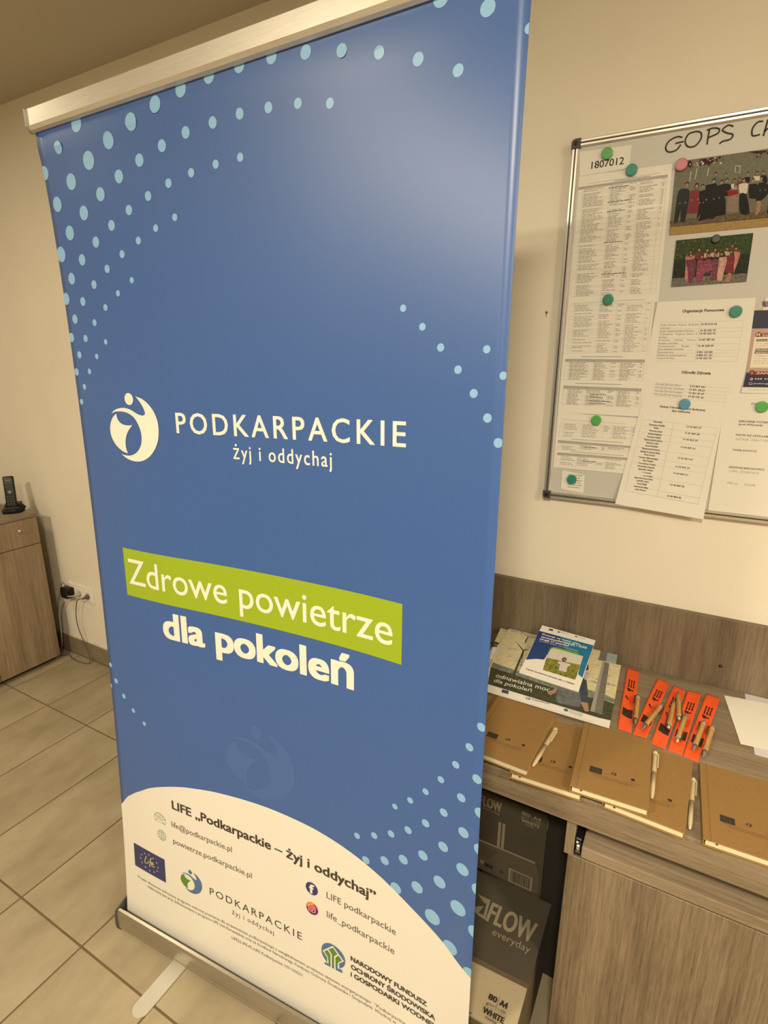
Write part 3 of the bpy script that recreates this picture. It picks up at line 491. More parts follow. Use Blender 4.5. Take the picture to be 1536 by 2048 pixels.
b = MB(); b.rbox(-0.0995, -0.581, 0.596, -0.0865, -0.14, 0.606, 0.002, 1); b.box(-0.0985, -0.578, 0.618, -0.0955, -0.14, 0.638)
b.rbox(-0.0995, -0.582, 0.632, -0.0865, -0.55, 0.640, 0.002, 1); b.build('drawer_slide', M_black, dk)
b = MB(); b.rbox(-0.0965, -0.5835, 0.610, -0.0885, -0.565, 0.624, 0.002, 1); b.rbox(-0.0975, -0.5835, 0.628, -0.0925, -0.567, 0.632, 0.001, 1); b.build('slide_stop', M_alu2, dk)
b = MB(); b.box(-0.76, -0.57, 0.0, -0.742, -0.03, 0.687); b.build('side_panel', W_z, dk)
b = MB(); b.box(-0.742, -0.03, 0.0, 1.0, -0.019, 0.62); b.box(-0.1825, -0.412, 0.0, -0.1115, -0.402, 0.586); b.build('shade_panel', mat('under_desk_shade', (0.02, 0.016, 0.012), 0.8), dk)  # near-black panels, the nearer one added, imitating deep shade under the desk

# ---------------------------------------------------------------- paper boxes under the desk
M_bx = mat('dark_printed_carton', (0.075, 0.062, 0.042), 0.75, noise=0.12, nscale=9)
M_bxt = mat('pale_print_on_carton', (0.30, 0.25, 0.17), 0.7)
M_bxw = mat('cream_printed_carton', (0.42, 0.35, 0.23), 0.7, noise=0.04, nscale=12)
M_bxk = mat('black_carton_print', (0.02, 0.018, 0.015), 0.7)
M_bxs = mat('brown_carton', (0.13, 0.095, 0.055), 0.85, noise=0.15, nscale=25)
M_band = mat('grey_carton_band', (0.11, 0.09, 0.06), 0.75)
b1 = thing('paper_box', 'lower carton of copy paper with dark and cream printed lid under the desk', 'box', (-0.27, -0.57, 0))
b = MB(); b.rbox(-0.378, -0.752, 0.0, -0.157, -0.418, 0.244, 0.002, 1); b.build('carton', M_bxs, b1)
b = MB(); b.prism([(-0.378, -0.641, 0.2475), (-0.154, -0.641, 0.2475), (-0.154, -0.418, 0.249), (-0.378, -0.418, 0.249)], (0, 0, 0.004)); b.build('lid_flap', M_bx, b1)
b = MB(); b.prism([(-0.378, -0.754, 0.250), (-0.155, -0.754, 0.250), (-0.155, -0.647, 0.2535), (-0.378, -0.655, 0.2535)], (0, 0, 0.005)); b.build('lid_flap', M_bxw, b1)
b = MB(); b.prism([(-0.378, -0.655, 0.2512), (-0.155, -0.648, 0.2512), (-0.1535, -0.634, 0.2505), (-0.378, -0.640, 0.2505)], (0, 0, 0.004)); b.build('flap_edge', M_bxs, b1)
k = Ink(lambda x, y, l: Vector((x, y, 0.2492+(0.0043 if y < -0.645 else 0)+l)), 0.0003)
k.text('FLOW', -0.2865, -0.5405, -0.172, 0.053, M_bxt, bold=0.03); k.text('everyday', -0.263, -0.5665, -0.171, 0.0115, M_bxt, ref='x')
k.poly([(-0.328, -0.484), (-0.294, -0.484), (-0.289, -0.540), (-0.312, -0.5375), (-0.328, -0.523), (-0.3, -0.505)], M_bxt); k.poly([(-0.322, -0.489), (-0.3, -0.502), (-0.322, -0.512)], M_bx, 2); k.poly([(-0.300, -0.493), (-0.296, -0.531), (-0.309, -0.531)], M_bx, 2)
k.text('80', -0.2236, -0.7080, -0.206, 0.0115, M_bxk, bold=0.06); k.text('g/m²', -0.224, -0.7195, -0.205, 0.006, M_bxk); k.text('A4', -0.1985, -0.7085, -0.1825, 0.0125, M_bxk, bold=0.06); k.text('x 2500', -0.199, -0.7195, -0.182, 0.006, M_bxk)
k.rect(-0.2032, -0.722, -0.2024, -0.694, M_bxk); k.rect(-0.226, -0.7235, -0.206, -0.723, M_bxk); k.rect(-0.200, -0.7235, -0.180, -0.723, M_bxk)
k.text('WHITE', -0.226, -0.7385, -0.181, 0.0115, M_bxk, bold=0.06); k.text('PAPER', -0.217, -0.7475, -0.192, 0.0055, M_bxk); k.rect(-0.378, -0.754, -0.245, -0.752, M_bx)
k.build('printing', b1)
b2 = thing('paper_box', 'upper dark carton of copy paper with a barcode, beneath the worktop', 'box', (-0.33, -0.3, 0.2535))
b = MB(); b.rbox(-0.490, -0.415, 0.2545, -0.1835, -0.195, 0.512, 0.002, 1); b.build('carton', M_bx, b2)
b = MB(); b.box(-0.1834, -0.414, 0.466, -0.1828, -0.38, 0.4925); b.build('edge_label', M_bxw, b2)
k = Ink(lambda x, y, l: Vector((x, -0.4152-l, y)), 0.0003)
k.text('FLOW', -0.358, 0.4655, -0.301, 0.030, M_bxt, bold=0.03); k.text('everyday', -0.352, 0.4555, -0.303, 0.0048, M_bxt, ref='x')
k.text('80', -0.2476, 0.4855, -0.2275, 0.0105, M_bxt, bold=0.05); k.text('A4', -0.2195, 0.4845, -0.2005, 0.0105, M_bxt, bold=0.05); k.rect(-0.2235, 0.474, -0.2228, 0.496, M_bxt); k.text('g/m²', -0.2475, 0.4765, -0.229, 0.005, M_bxt); k.text('x 2500', -0.219, 0.4765, -0.2, 0.005, M_bxt)
k.text('WHITE', -0.2475, 0.4635, -0.2025, 0.0095, M_bxt, bold=0.05); k.text('PAPER', -0.238, 0.4565, -0.216, 0.004, M_bxt)
k.rect(-0.3055, 0.3515, -0.2985, 0.434, M_bxt); k.rect(-0.2945, 0.3515, -0.2875, 0.434, M_bxt)
k.poly([(-0.49, 0.346), (-0.205, 0.351), (-0.2035, 0.356), (-0.49, 0.351)], M_bxt, 2); k.poly([(-0.2045, 0.355), (-0.2035, 0.352), (-0.190, 0.322), (-0.191, 0.322)], M_bxk, 2)
k.poly([(-0.49, 0.346), (-0.205, 0.351), (-0.1918, 0.322), (-0.1918, 0.256), (-0.49, 0.256)], M_band)
k.rect(-0.2692, 0.2577, -0.207, 0.3025, M_bxt, 2); random.seed(2); x = -0.264
while x < -0.212:
    w = random.choice([0.0008, 0.0014, 0.002]); k.rect(x, 0.262, x+w, 0.299, M_bxk, 3); x += w+random.choice([0.0009, 0.0014])
k.ring(-0.2882, 0.2775, 0.005, 0.0022, M_bxk, 2, 12); k.rect(-0.335, 0.272, -0.322, 0.284, M_bxk, 2); k.rect(-0.32, 0.272, -0.313, 0.284, M_bxk, 2); k.disc(-0.343, 0.282, 0.006, M_bxt, 2)
for j in range(4): k.words(-0.345, -0.30-0.006*j, 0.333-j*0.0085, 0.0018, M_bxk, random, 2)
k.build('printing', b2)
# ---------------------------------------------------------------- roll-up banner
BP = dict(W=1.0144, yb=.0647, yt=.029, cL=.0339, cR=-.0144, m=.0313, X=-.7344, Y=-.85, lx=-.0194, ly=.0702, z0=.0164, rl=.0204)
BV0, BV1 = 0.035, 2.0397
def surf0(s, v):
    """point of the sheet: s metres from its middle, v metres up; it leans back a little and bows between rail and base"""
    u = s/BP['W']; t = v/2.0; yaw = (1-t)*BP['yb']+t*BP['yt']
    a = abs(u); g = max(a-.2, 0)/.3; prof = max(0, min(1, 4*t*(1-t)))**.6
    c = (BP['cL'] if u < 0 else BP['cR'])*g*g*prof+BP['m']*(1-4*u*u)*prof
    dx = -(1 if u > 0 else -1)*c*c*(2/.3)/3*0.6 if a > .2 else 0
    ca, sa = math.cos(yaw), math.sin(yaw)
    return Vector((BP['X']+BP['lx']*t+ca*(s+dx)-sa*c, BP['Y']+BP['ly']*t+sa*(s+dx)+ca*c, BP['z0']+v+BP['rl']*s))
def surf(s, v, l=0.0):
    p = surf0(s, v)
    if l == 0: return p
    e = 0.004; n = (surf0(s, v+e)-surf0(s, v-e)).cross(surf0(s+e, v)-surf0(s-e, v)).normalized()
    if n.y > 0: n = -n
    return p+n*l
bw = BP['W']/2
bn = thing('roll_up_banner', 'tall blue and white pull-up banner with green slogan strip on an aluminium base', 'banner', tuple(surf0(0, 0).xy)+(0,))
M_sheet = mat('blue_banner_print', (0.034, 0.101, 0.335), 0.40, spec=0.5, coat=0.5, noise=0.03, nscale=2.0, bump=0.05, bscale=900)
M_sheetw = mat('white_banner_print', (0.70, 0.68, 0.63), 0.45, coat=0.5)
M_green = mat('green_banner_print', (0.27, 0.385, 0.010), 0.45, coat=0.5)
M_dot = mat('pale_blue_dot_print', (0.21, 0.43, 0.70), 0.45, coat=0.5)
M_bwhite = mat('white_letter_print', (0.80, 0.73, 0.66), 0.45, coat=0.5)
M_faint = mat('faint_emblem_print', (0.041, 0.113, 0.35), 0.45, coat=0.5)
M_btext = mat('dark_letter_print', (0.030, 0.022, 0.022), 0.45, coat=0.5)
M_bgrey = mat('grey_letter_print', (0.075, 0.06, 0.055), 0.45, coat=0.5)
M_navy = mat('navy_print', (0.012, 0.018, 0.12), 0.45, coat=0.5)
M_lblue = mat('emblem_blue_print', (0.05, 0.13, 0.30), 0.45, coat=0.5)
M_lgreen = mat('emblem_green_print', (0.075, 0.20, 0.01), 0.45, coat=0.5)
M_gold = mat('yellow_print', (0.75, 0.62, 0.12), 0.45, coat=0.5)
M_star = mat('star_print', (0.55, 0.55, 0.45), 0.45, coat=0.5)
NX, NY = 56, 70
def vv(j): t = j/NY; return BV0+(BV1-BV0)*t
b = MB(); vs = []; fs = []
for l in (0.0, -0.0007):
    for i in range(NX+1):
        for j in range(NY+1): vs.append(surf(-bw+2*bw*i/NX, vv(j), l))
A = (NX+1)*(NY+1)
for i in range(NX):
    for j in range(NY):
        k = i*(NY+1)+j; fs.append((k, k+NY+1, k+NY+2, k+1)); k += A; fs.append((k, k+1, k+NY+2, k+NY+1))
for j in range(NY):
    k = j; fs.append((k, k+1, k+1+A, k+A)); k = NX*(NY+1)+j; fs.append((k, k+A, k+1+A, k+1))
sheet = link('banner_sheet', vs, fs, M_sheet, bn, True)
hill = [(-.5072, .3985), (-.5023, .4047), (-.4774, .4341), (-.4432, .4607), (-.38, .4996), (-.3133, .5284), (-.252, .5487), (-.1709, .5651), (-.0792, .5763), (.0083, .582), (.0919, .5811), (.1454, .5767), (.2234, .5622), (.2976, .5386), (.3693, .5055), (.4384, .4704), (.5072, .4235)]
def hilltop(x):
    for i in range(len(hill)-1):
        if x <= hill[i+1][0] or i == len(hill)-2:
            p = [hill[max(i-1, 0)], hill[i], hill[i+1], hill[min(i+2, len(hill)-1)]]; t = (x-p[1][0])/(p[2][0]-p[1][0])
            return 0.5*(2*p[1][1]+(p[2][1]-p[0][1])*t+(2*p[0][1]-5*p[1][1]+4*p[2][1]-p[3][1])*t*t+(3*p[1][1]-p[0][1]-3*p[2][1]+p[3][1])*t**3)
S = 0.00035
k = Ink(surf, S); k.grid(-bw, bw, lambda x: BV0, hilltop, 90, 40, M_sheetw, 1.5); o = k.build('white_foot_field', bn); o['label'] = 'white curved lower part of the print'
k = Ink(surf, S); k.grid(-0.3992, 0.3388, lambda x: 1.0355, lambda x: 1.1548, 40, 6, M_green, 1); k.build('slogan_strip', bn, label='bright green strip behind the slogan')
for s_, v_, r_ in DOTS:
    k = Ink(surf, S)
    n = 20; pts = [(s_+r_*math.cos(2*PI*q/n), v_+r_*math.sin(2*PI*q/n)) for q in range(n)]
    pts = [(max(-bw, min(bw, x)), y) for x, y in pts if y < BV1]
    if len(pts) > 2 and v_ > hilltop(max(-bw, min(bw, s_)))-0.012: k.poly(pts, M_dot, 1); k.build('dot', bn)
def emblem(k, x0, y0, sc, mb, ml, mh, l=1):
    """the round figure mark, placed by its left edge and bottom"""
    f = lambda p: (x0+(p[0]+0.397)*sc, y0+(p[1]-1.3656)*sc)
    k.poly([f(p) for p in smoothpoly(D['logo_body'], 3)], mb, l); k.poly([f(p) for p in smoothpoly(D['logo_leaf'], 3)], ml, l)
    h = D['logo_head']; c = f(h[0]); k.disc(c[0], c[1], 0.0135*sc, mh, l, 24, 0.0128*sc)
k = Ink(surf, S)
emblem(k, -0.397, 1.3656, 1.0, M_bwhite, M_bwhite, M_bwhite, 2.5); k.build('emblem', bn, label='white round figure emblem')
k = Ink(surf, S*0.6); emblem(k, -0.1152, 0.6005, 1.261, M_faint, M_faint, M_faint); k.build('faint_emblem', bn, label='barely visible blue emblem')
k = Ink(surf, S)
k.text('PODKARPACKIE', -.1905, 1.4336, .3400, .0412, M_bwhite, sp=1.28, bold=.018)
k.build('lettering', bn, label='white lettering'); k = Ink(surf, S)
k.text('żyj i oddychaj', -.0438, 1.3877, .1889, .0180, M_bwhite, ref='x', sp=1.2, bold=.02)
k.build('lettering', bn, label='small white lettering'); k = Ink(surf, S)
k.text('Zdrowe powietrze', -.3855, 1.0675, .3190, .0625, M_bwhite, ref='Z', bold=.006, l=2, res=5)
k.build('lettering', bn, label='white lettering on the green strip'); k = Ink(surf, S)
k.text('dla pokoleń', -.2800, .9505, .2300, .0630, M_bwhite, ref='l', bold=.060, l=1, res=5)
k.build('lettering', bn, label='bold white lettering')
k = Ink(surf, S)
k.text('LIFE „Podkarpackie – żyj i oddychaj”', -.3005, .4690, .2880, .0242, M_btext, bold=.042, l=3)
k.text('life@podkarpackie.pl', -.3077, .4126, -.1107, .0160, M_bgrey, ref='l', l=3); k.text('powietrze.podkarpackie.pl', -.306, .3620, -.0518, .0160, M_bgrey, ref='l', l=3)
k.text('LIFE podkarpackie', .1622, .4105, .3382, .0168, M_bgrey, l=3); k.text('life_podkarpackie', .1629, .3580, .3361, .0171, M_bgrey, ref='l', l=3)
k.text('PODKARPACKIE', -.1879, .2548, .0934, .0205, M_btext, sp=1.28, l=3); k.text('żyj i oddychaj', -.1173, .2271, .0114, .0085, M_bgrey, ref='x', sp=1.2, l=3)
k.text('NARODOWY FUNDUSZ', .2276, .2741, .4147, .0119, M_btext, bold=.06, l=3); k.text('OCHRONY ŚRODOWISKA', .2285, .2515, .4344, .0119, M_btext, bold=.06, l=3); k.text('i GOSPODARKI WODNEJ', .2281, .2300, .4316, .0119, M_btext, bold=.06, l=3)
k.text('Projekt: Skuteczne wdrożenie programu ochrony powietrza dla województwa podkarpackiego z uwzględnieniem problemu ubóstwa energetycznego:', -.4552, .1853, .282, .0082, M_bgrey, ref='l', l=3, res=2)
k.text('”Podkarpackie – żyj i oddychaj”', .289, .1853, .462, .0082, M_bgrey, ref='l', l=3, res=2)
k.text('realizowany jest przy dofinansowaniu z programu LIFE Unii Europejskiej oraz ze środków Narodowego Funduszu Ochrony Środowiska i Gospodarki', -.4174, .1715, .285, .0082, M_bgrey, ref='l', l=3, res=2)
k.text('Wodnej w ramach', .2905, .1715, .385, .0082, M_bgrey, ref='l', l=3, res=2)
k.text('LIFE22-IPE-PL-LIFE Podkarpackie /101103531', -.1208, .1500, .0946, .0082, M_bgrey, ref='l', l=3, res=2)
k.build('small_print', bn, label='dark lettering on the white foot')
k = Ink(surf, S)      # envelope, globe, flag, round social marks, tree mark, coloured emblem
M_icon = mat('icon_green_line', (0.13, 0.22, 0.12), 0.5)
for a in ([(-.3695, .4245), (-.3695, .409), (-.331, .407), (-.329, .4238)], [(-.3695, .4245), (-.3665, .429), (-.353, .4365), (-.345, .4345), (-.333, .428), (-.329, .4238)], [(-.3695, .4245), (-.350, .4145), (-.329, .4238)], [(-.3695, .409), (-.356, .4165)], [(-.331, .407), (-.343, .4155)], [(-.363, .4225), (-.362, .4325), (-.338, .4305), (-.336, .4215)], [(-.3695, .409), (-.331, .407)]): k.line(a, .0011, M_icon, 3)
for y in (.426, .4235, .421): k.line([(-.358, y+.001), (-.342, y)], .0008, M_icon, 3)
k.build('envelope_icon', bn, label='green line drawing of an open envelope'); k = Ink(surf, S)
k.ring(-.3469, .3689, .0155, .0011, M_icon, 3); k.ring(-.3469, .3689, .0155, .0012, M_icon, 3, rx=.5)
k.line([(-.3469, .3534), (-.3469, .3844)], .001, M_icon, 3); k.line([(-.3624, .3689), (-.3314, .3689)], .001, M_icon, 3)
for d in (.0075, -.0075): k.line([(-.3469-.0135, .3689+d), (-.3469+.0135, .3689+d)], .001, M_icon, 3)
k.build('globe_icon', bn, label='green line drawing of a globe'); k = Ink(surf, S)
k.grid(-.4640, -.3430, lambda x: .2210, lambda x: .2945, 8, 5, M_navy, 3)
for q in range(12):
    an = q*PI/6; x = -.4035+.034*math.cos(an)*1.0; y = .2575+.0255*math.sin(an)
    k.poly([(x+.0032*(1 if w % 2 == 0 else .42)*math.cos(PI/2+w*PI/5), y+.0032*(1 if w % 2 == 0 else .42)*math.sin(PI/2+w*PI/5)) for w in range(10)], M_star, 4)
for st in ([(-.4140, .2735), (-.4190, .262), (-.4215, .2515), (-.4130, .2505)], [(-.4075, .261), (-.4095, .2515)], [(-.4058, .268), (-.4054, .2672)], [(-.3925, .2735), (-.3965, .274), (-.3995, .262), (-.402, .248), (-.4045, .2445)], [(-.4035, .2615), (-.3940, .2625)], [(-.3945, .2565), (-.3875, .2595), (-.3895, .264), (-.3945, .259), (-.3940, .2525), (-.3880, .2515), (-.3825, .2545)]):
    k.line([(p.x, p.y) for p in spline([Vector((a, c, 0)) for a, c in st], 4)], .0021, M_gold, 4)
k.build('flag_mark', bn, label='navy flag with a ring of stars'); k = Ink(surf, S)
emblem(k, -.2866, .2313, .471, M_lblue, M_lgreen, M_lblue, 3)
k.build('small_emblem', bn, label='blue and green round figure emblem'); k = Ink(surf, S)
k.disc(.1222, .4152, .0166, M_navy, 3, 32)
k.text('f', .1170, .4030, .1275, .0235, M_sheetw, ref='f', bold=.07, l=4)
k.build('social_mark', bn, label='navy round mark with a white f'); k = Ink(surf, S)
M_ig = mat('magenta_print', (0.35, 0.015, 0.10), 0.45); M_ig2 = mat('orange_print', (0.70, 0.22, 0.03), 0.45); M_ig3 = mat('plum_print', (0.12, 0.01, 0.10), 0.45)
cx, cy, R = .1226, .3607, .0166
def cut(lo, hi, m):      # slice of the round mark between two diagonals
    pts = []
    for q in range(48):
        an = 2*PI*q/48; x, y = math.cos(an), math.sin(an); d = (x*0.55-y*0.83)
        if d < lo: f = lo-d; x += 0.55*f; y -= 0.83*f
        if d > hi: f = d-hi; x -= 0.55*f; y += 0.83*f
        pts.append((cx+R*x, cy+R*y))
    k.poly(pts, m, 3)
cut(-1, -.45, M_ig2); cut(-.45, .35, M_ig); cut(.35, 1, M_ig3)
M_pk = mat('pale_pink_print', (0.80, 0.45, 0.42), 0.45)
sq = [(cx+(.0085 if a in (0, 3) else -.0085)+ (.0032*math.cos(an)-.0032*(1 if a in (0, 3) else -1)), cy+(.0085 if a in (0, 1) else -.0085)+(.0032*math.sin(an)-.0032*(1 if a in (0, 1) else -1))) for a in range(4) for an in [a*PI/2+w*PI/8 for w in range(5)]]
k.line(sq+[sq[0]], .0016, M_pk, 4); k.ring(cx, cy, .0048, .0016, M_pk, 4); k.disc(cx+.0055, cy+.0055, .0010, M_pk, 4, 8)
k.build('social_mark', bn, label='orange to purple round mark with a camera outline'); k = Ink(surf, S)
k.poly(smoothpoly(D['tree_out'], 2), M_lblue, 3); k.poly(D['tree_white'], M_sheetw, 4)
for n in ('tree_g1', 'tree_g2', 'tree_g3'): k.poly(D[n], M_lgreen, 5)
for n in ('tree_w2', 'tree_w3'): k.poly(D[n], M_sheetw, 6)
k.build('tree_mark', bn, label='blue and green tree mark')

# top rail, base housing, foot and pole
def frame_at(v):
    A, B = surf0(-bw, v), surf0(bw, v); d = (B-A).normalized(); f = Vector((d.y, -d.x, 0)).normalized(); return A, B, d, f
A, B, d, f = frame_at(BV1)
UP = Vector((0, 0, 1))
prof = [(0.0135, 0.004), (0.0135, 0.033), (0.010, 0.036), (-0.006, 0.036), (-0.010, 0.033), (-0.010, 0.002), (-0.004, -0.004), (0.004, -0.006), (0.010, -0.003)]
b = MB(); b.extrude(prof, A-d*0.002, B+d*0.002, f, UP); b.build('top_rail', M_alu, bn)
for P0, s_ in ((A-d*0.002, -1), (B+d*0.002, 1)):
    b = MB(); b.extrude([(a*1.12+.0005, (c-.015)*1.06+.015) for a, c in prof], P0, P0+d*s_*0.005, f, UP); b.build('end_cap', mat('grey_end_cap', (0.30, 0.28, 0.25), 0.4, 0.3), bn)
A, B, d, f = frame_at(0.0); A.z = B.z = 0; d = (B-A).normalized()
hp = [(.002, .003), (.012, .010), (.0175, .022), (.0182, .029), (.0165, .031), (.0185, .034), (.0190, .046), (.0185, .062), (.0165, .074), (.0125, .081), (.0065, .083), (.0035, .080), (.003, .062), (.0025, .050), (-.020, .050), (-.021, .066), (-.023, .088), (-.027, .090), (-.040, .080), (-.052, .058), (-.058, .034), (-.054, .012), (-.046, .003)]
b = MB(); b.extrude(hp, A-d*0.008, B+d*0.012, f, UP); hs_ = b.build('base_housing', mat('housing_aluminium', (0.40, 0.36, 0.29), 0.30, 0.8), bn)
b = MB(); b.extrude([(.0020, .0505), (.0020, .0770), (.0012, .0770), (.0012, .0520), (-.0190, .0520), (-.0200, .0840), (-.0205, .0840), (-.0200, .0505)], A-d*0.007, B+d*0.011, f, UP); b.build('slot_shade', M_black, hs_)  # black strip added inside the slot to imitate the shade in the gap
cap = [(.002, .0), (.014, .008), (.0215, .024), (.0225, .044), (.021, .066), (.0175, .083), (.006, .088), (-.020, .095), (-.040, .086), (-.056, .062), (-.062, .034), (-.056, .008), (-.046, .0)]
for P0, s_ in ((A-d*0.008, -1), (B+d*0.012, 1)):
    b = MB(); b.extrude(cap, P0, P0+d*s_*0.005, f, UP); b.build('end_cap', mat('dark_end_cap', (0.10, 0.09, 0.08), 0.35, 0.3), bn)
M_foot = mat('foot_aluminium', (0.70, 0.67, 0.60), 0.42, 0.6)
for x in (-1.0275, -0.43):
    b = MB(); pr = [(x+0.0225*math.cos(PI+w*PI/10), -0.998+0.0225*math.sin(PI+w*PI/10)) for w in range(11)]+[(x+0.0225, -0.70), (x-0.0225, -0.70)]
    b.prism([(px, py, 0.005) for px, py in pr], (0, 0, 0.004)); b.build('foot', M_foot, bn)
b = MB(); b.tube([surf0(0, 0.05)+Vector((0, .03, 0)), surf0(0, 1.0)+Vector((0, .055, 0)), surf0(0, 2.03)+Vector((0, .013, 0))], 0.008, 12); b.build('support_pole', M_alu2, bn, True)

# ---------------------------------------------------------------- whiteboard
WB = thing('whiteboard', 'aluminium-framed magnetic whiteboard covered with papers on the back wall', 'whiteboard', (0.25, 0, 1.66))
X0, X1, Z0, Z1 = -0.3485, 0.8515, 1.2155, 2.106
M_wb = mat('whiteboard_enamel', (0.56, 0.55, 0.52), 0.45, spec=0.4)
b = MB(); b.box(X0+0.014, -0.0175, Z0+0.014, X1-0.014, -0.002, Z1-0.014); b.build('board_surface', M_wb, WB)
fp = [(0, 0.0), (0, 0.021), (0.0025, 0.0235), (0.0065, 0.0235), (0.0075, 0.0215), (0.0095, 0.0215), (0.0105, 0.0235), (0.0145, 0.0235), (0.018, 0.019), (0.018, 0.0)]
Y_ = Vector((0, -1, 0)); Zu = Vector((0, 0, 1)); Xu = Vector((1, 0, 0))
cc = 0.014
for A, B, e in (((X0, 0, Z0+cc), (X0, 0, Z1-cc), Xu), ((X1, 0, Z0+cc), (X1, 0, Z1-cc), -Xu), ((X0+cc, 0, Z1), (X1-cc, 0, Z1), -Zu), ((X0+cc, 0, Z0), (X1-cc, 0, Z0), Zu)):
    b = MB(); b.extrude([(a, c) for a, c in fp], A, B, e, Y_); o = b.build('frame_rail', M_alu, WB)
    b = MB(); A2 = Vector(A); B2 = Vector(B); b.extrude([(0.0075, 0.0216), (0.0095, 0.0216), (0.0095, 0.0222), (0.0075, 0.0222)], A2, B2, e, Y_); b.build('groove', M_dark, o)
M_cap = mat('board_corner_plastic', (0.055, 0.05, 0.048), 0.5)
for sx, sz, cx, cz in ((1, -1, X0, Z1), (1, 1, X0, Z0), (-1, -1, X1, Z1), (-1, 1, X1, Z0)):
    pr = [(0.021, 0), (0.021, 0.021), (0, 0.021), (0, 0.009)]+[(0.009-0.009*math.cos(w*PI/12), 0.009-0.009*math.sin(w*PI/12)) for w in range(1, 6)]+[(0.009, 0)]
    b = MB(); b.prism([(cx+sx*(a-0.001), -0.0262, cz+sz*(c-0.001)) for a, c in pr], (0, -0.0255, 0)); o = b.build('corner_cap', M_cap, WB)
    b = MB(); b.lathe([(0.0045, 0), (0.0045, 0.0012), (0.003, 0.0016)], 14, Matrix.Translation((cx+sx*0.0095, -0.0262, cz+sz*0.0095)) @ Matrix.Rotation(PI/2, 4, 'X')); b.build('cap_screw', M_black, o)
k = Ink(lambda x, y, l: Vector((x, -0.0177-l, y)), 0.0002)
def hand(k, strokes, w, m, l=1):
    for st in strokes: k.line([(p.x, p.y) for p in spline([Vector((a, c, 0)) for a, c in st], 5)], w, m, l)
hand(k, [[(-.1085, 2.0745), (-.120, 2.0775), (-.135, 2.0715), (-.1405, 2.0590), (-.133, 2.0495), (-.118, 2.0510), (-.110, 2.0610)], [(-.1215, 2.0645), (-.112, 2.0655), (-.105, 2.0660)],
         [(-.083, 2.0820), (-.097, 2.0790), (-.102, 2.0660), (-.095, 2.0545), (-.081, 2.0535), (-.071, 2.0660), (-.073, 2.0780), (-.083, 2.0820)],
         [(-.0565, 2.0810), (-.0575, 2.0660), (-.0575, 2.0525)], [(-.062, 2.0805), (-.050, 2.0830), (-.038, 2.0790), (-.040, 2.0710), (-.0565, 2.0660)],
         [(-.0115, 2.0795), (-.022, 2.0835), (-.0315, 2.0760), (-.022, 2.0690), (-.0105, 2.0640), (-.014, 2.0560), (-.028, 2.0540), (-.0335, 2.0500)],
         [(.042, 2.0800), (.032, 2.0800), (.0245, 2.0690), (.027, 2.0560), (.040, 2.0560)], [(.050, 2.0820), (.048, 2.0640), (.0465, 2.0520)], [(.0475, 2.0600), (.054, 2.0660), (.059, 2.0610), (.058, 2.0520)],
         [(.070, 2.0660), (.064, 2.0600), (.069, 2.0530), (.076, 2.0560), (.076, 2.0640), (.070, 2.0660)]], .0034, M_ink)
k.build('marker_lettering', WB, label='black marker handwriting')
b = MB(); b.lathe([(0.0035, 0), (0.003, 0.001)], 10, Matrix.Translation((-0.3847, 0, 1.7153)) @ Matrix.Rotation(PI/2, 4, 'X'))
b.box(-0.3853, -0.0012, 1.7035, -0.3842, 0, 1.715); tag(b.build('wall_hook', mat('rusty_nail', (0.16, 0.10, 0.05), 0.6)), 'small rusty nail in the wall between the banner and the whiteboard', 'nail')

BY = -0.0178
def sheet_on_board(name, label, cat, quad, layer, fill=None, group=None, curl=0.0):
    """paper quad (x, z corners TL TR BR BL), its depth set by its layer"""
    y = BY-0.0005*layer
    cx = sum(q[0] for q in quad)/4; cz = sum(q[1] for q in quad)/4
    t = thing(name, label, cat, (cx, y, cz), group=group)
    vs = []; fs = []; n = 8
    for s_ in (0, 1):
        for i in range(n+1):
            for j in range(n+1):
                u, v = i/n, j/n; x = (1-v)*((1-u)*quad[0][0]+u*quad[1][0])+v*((1-u)*quad[3][0]+u*quad[2][0]); z = (1-v)*((1-u)*quad[0][1]+u*quad[1][1])+v*((1-u)*quad[3][1]+u*quad[2][1])
                lift = curl*max(0, v-0.6)**2*6
                vs.append((x, y-lift-(0.0002 if s_ == 0 else 0), z))
    Q = (n+1)**2
    for i in range(n):
        for j in range(n):
            k_ = i*(n+1)+j; fs.append((k_, k_+1, k_+n+2, k_+n+1)); fs.append((k_+Q, k_+n+1+Q, k_+n+2+Q, k_+1+Q))
    for i in range(n):
        for a, c in ((i, i+1), (n*(n+1)+i, n*(n+1)+i+1), (i*(n+1), (i+1)*(n+1)), (i*(n+1)+n, (i+1)*(n+1)+n)): fs.append((a, c, c+Q, a+Q))
    link('sheet', vs, fs, fill or M_paper, t)
    k = Ink(lambda x, z, l: Vector((x, y-0.0002-l-curl*6*max(0, (quad[0][1]-z)/(quad[0][1]-quad[3][1])-0.6)**2, z)), 0.00006)
    return t, k
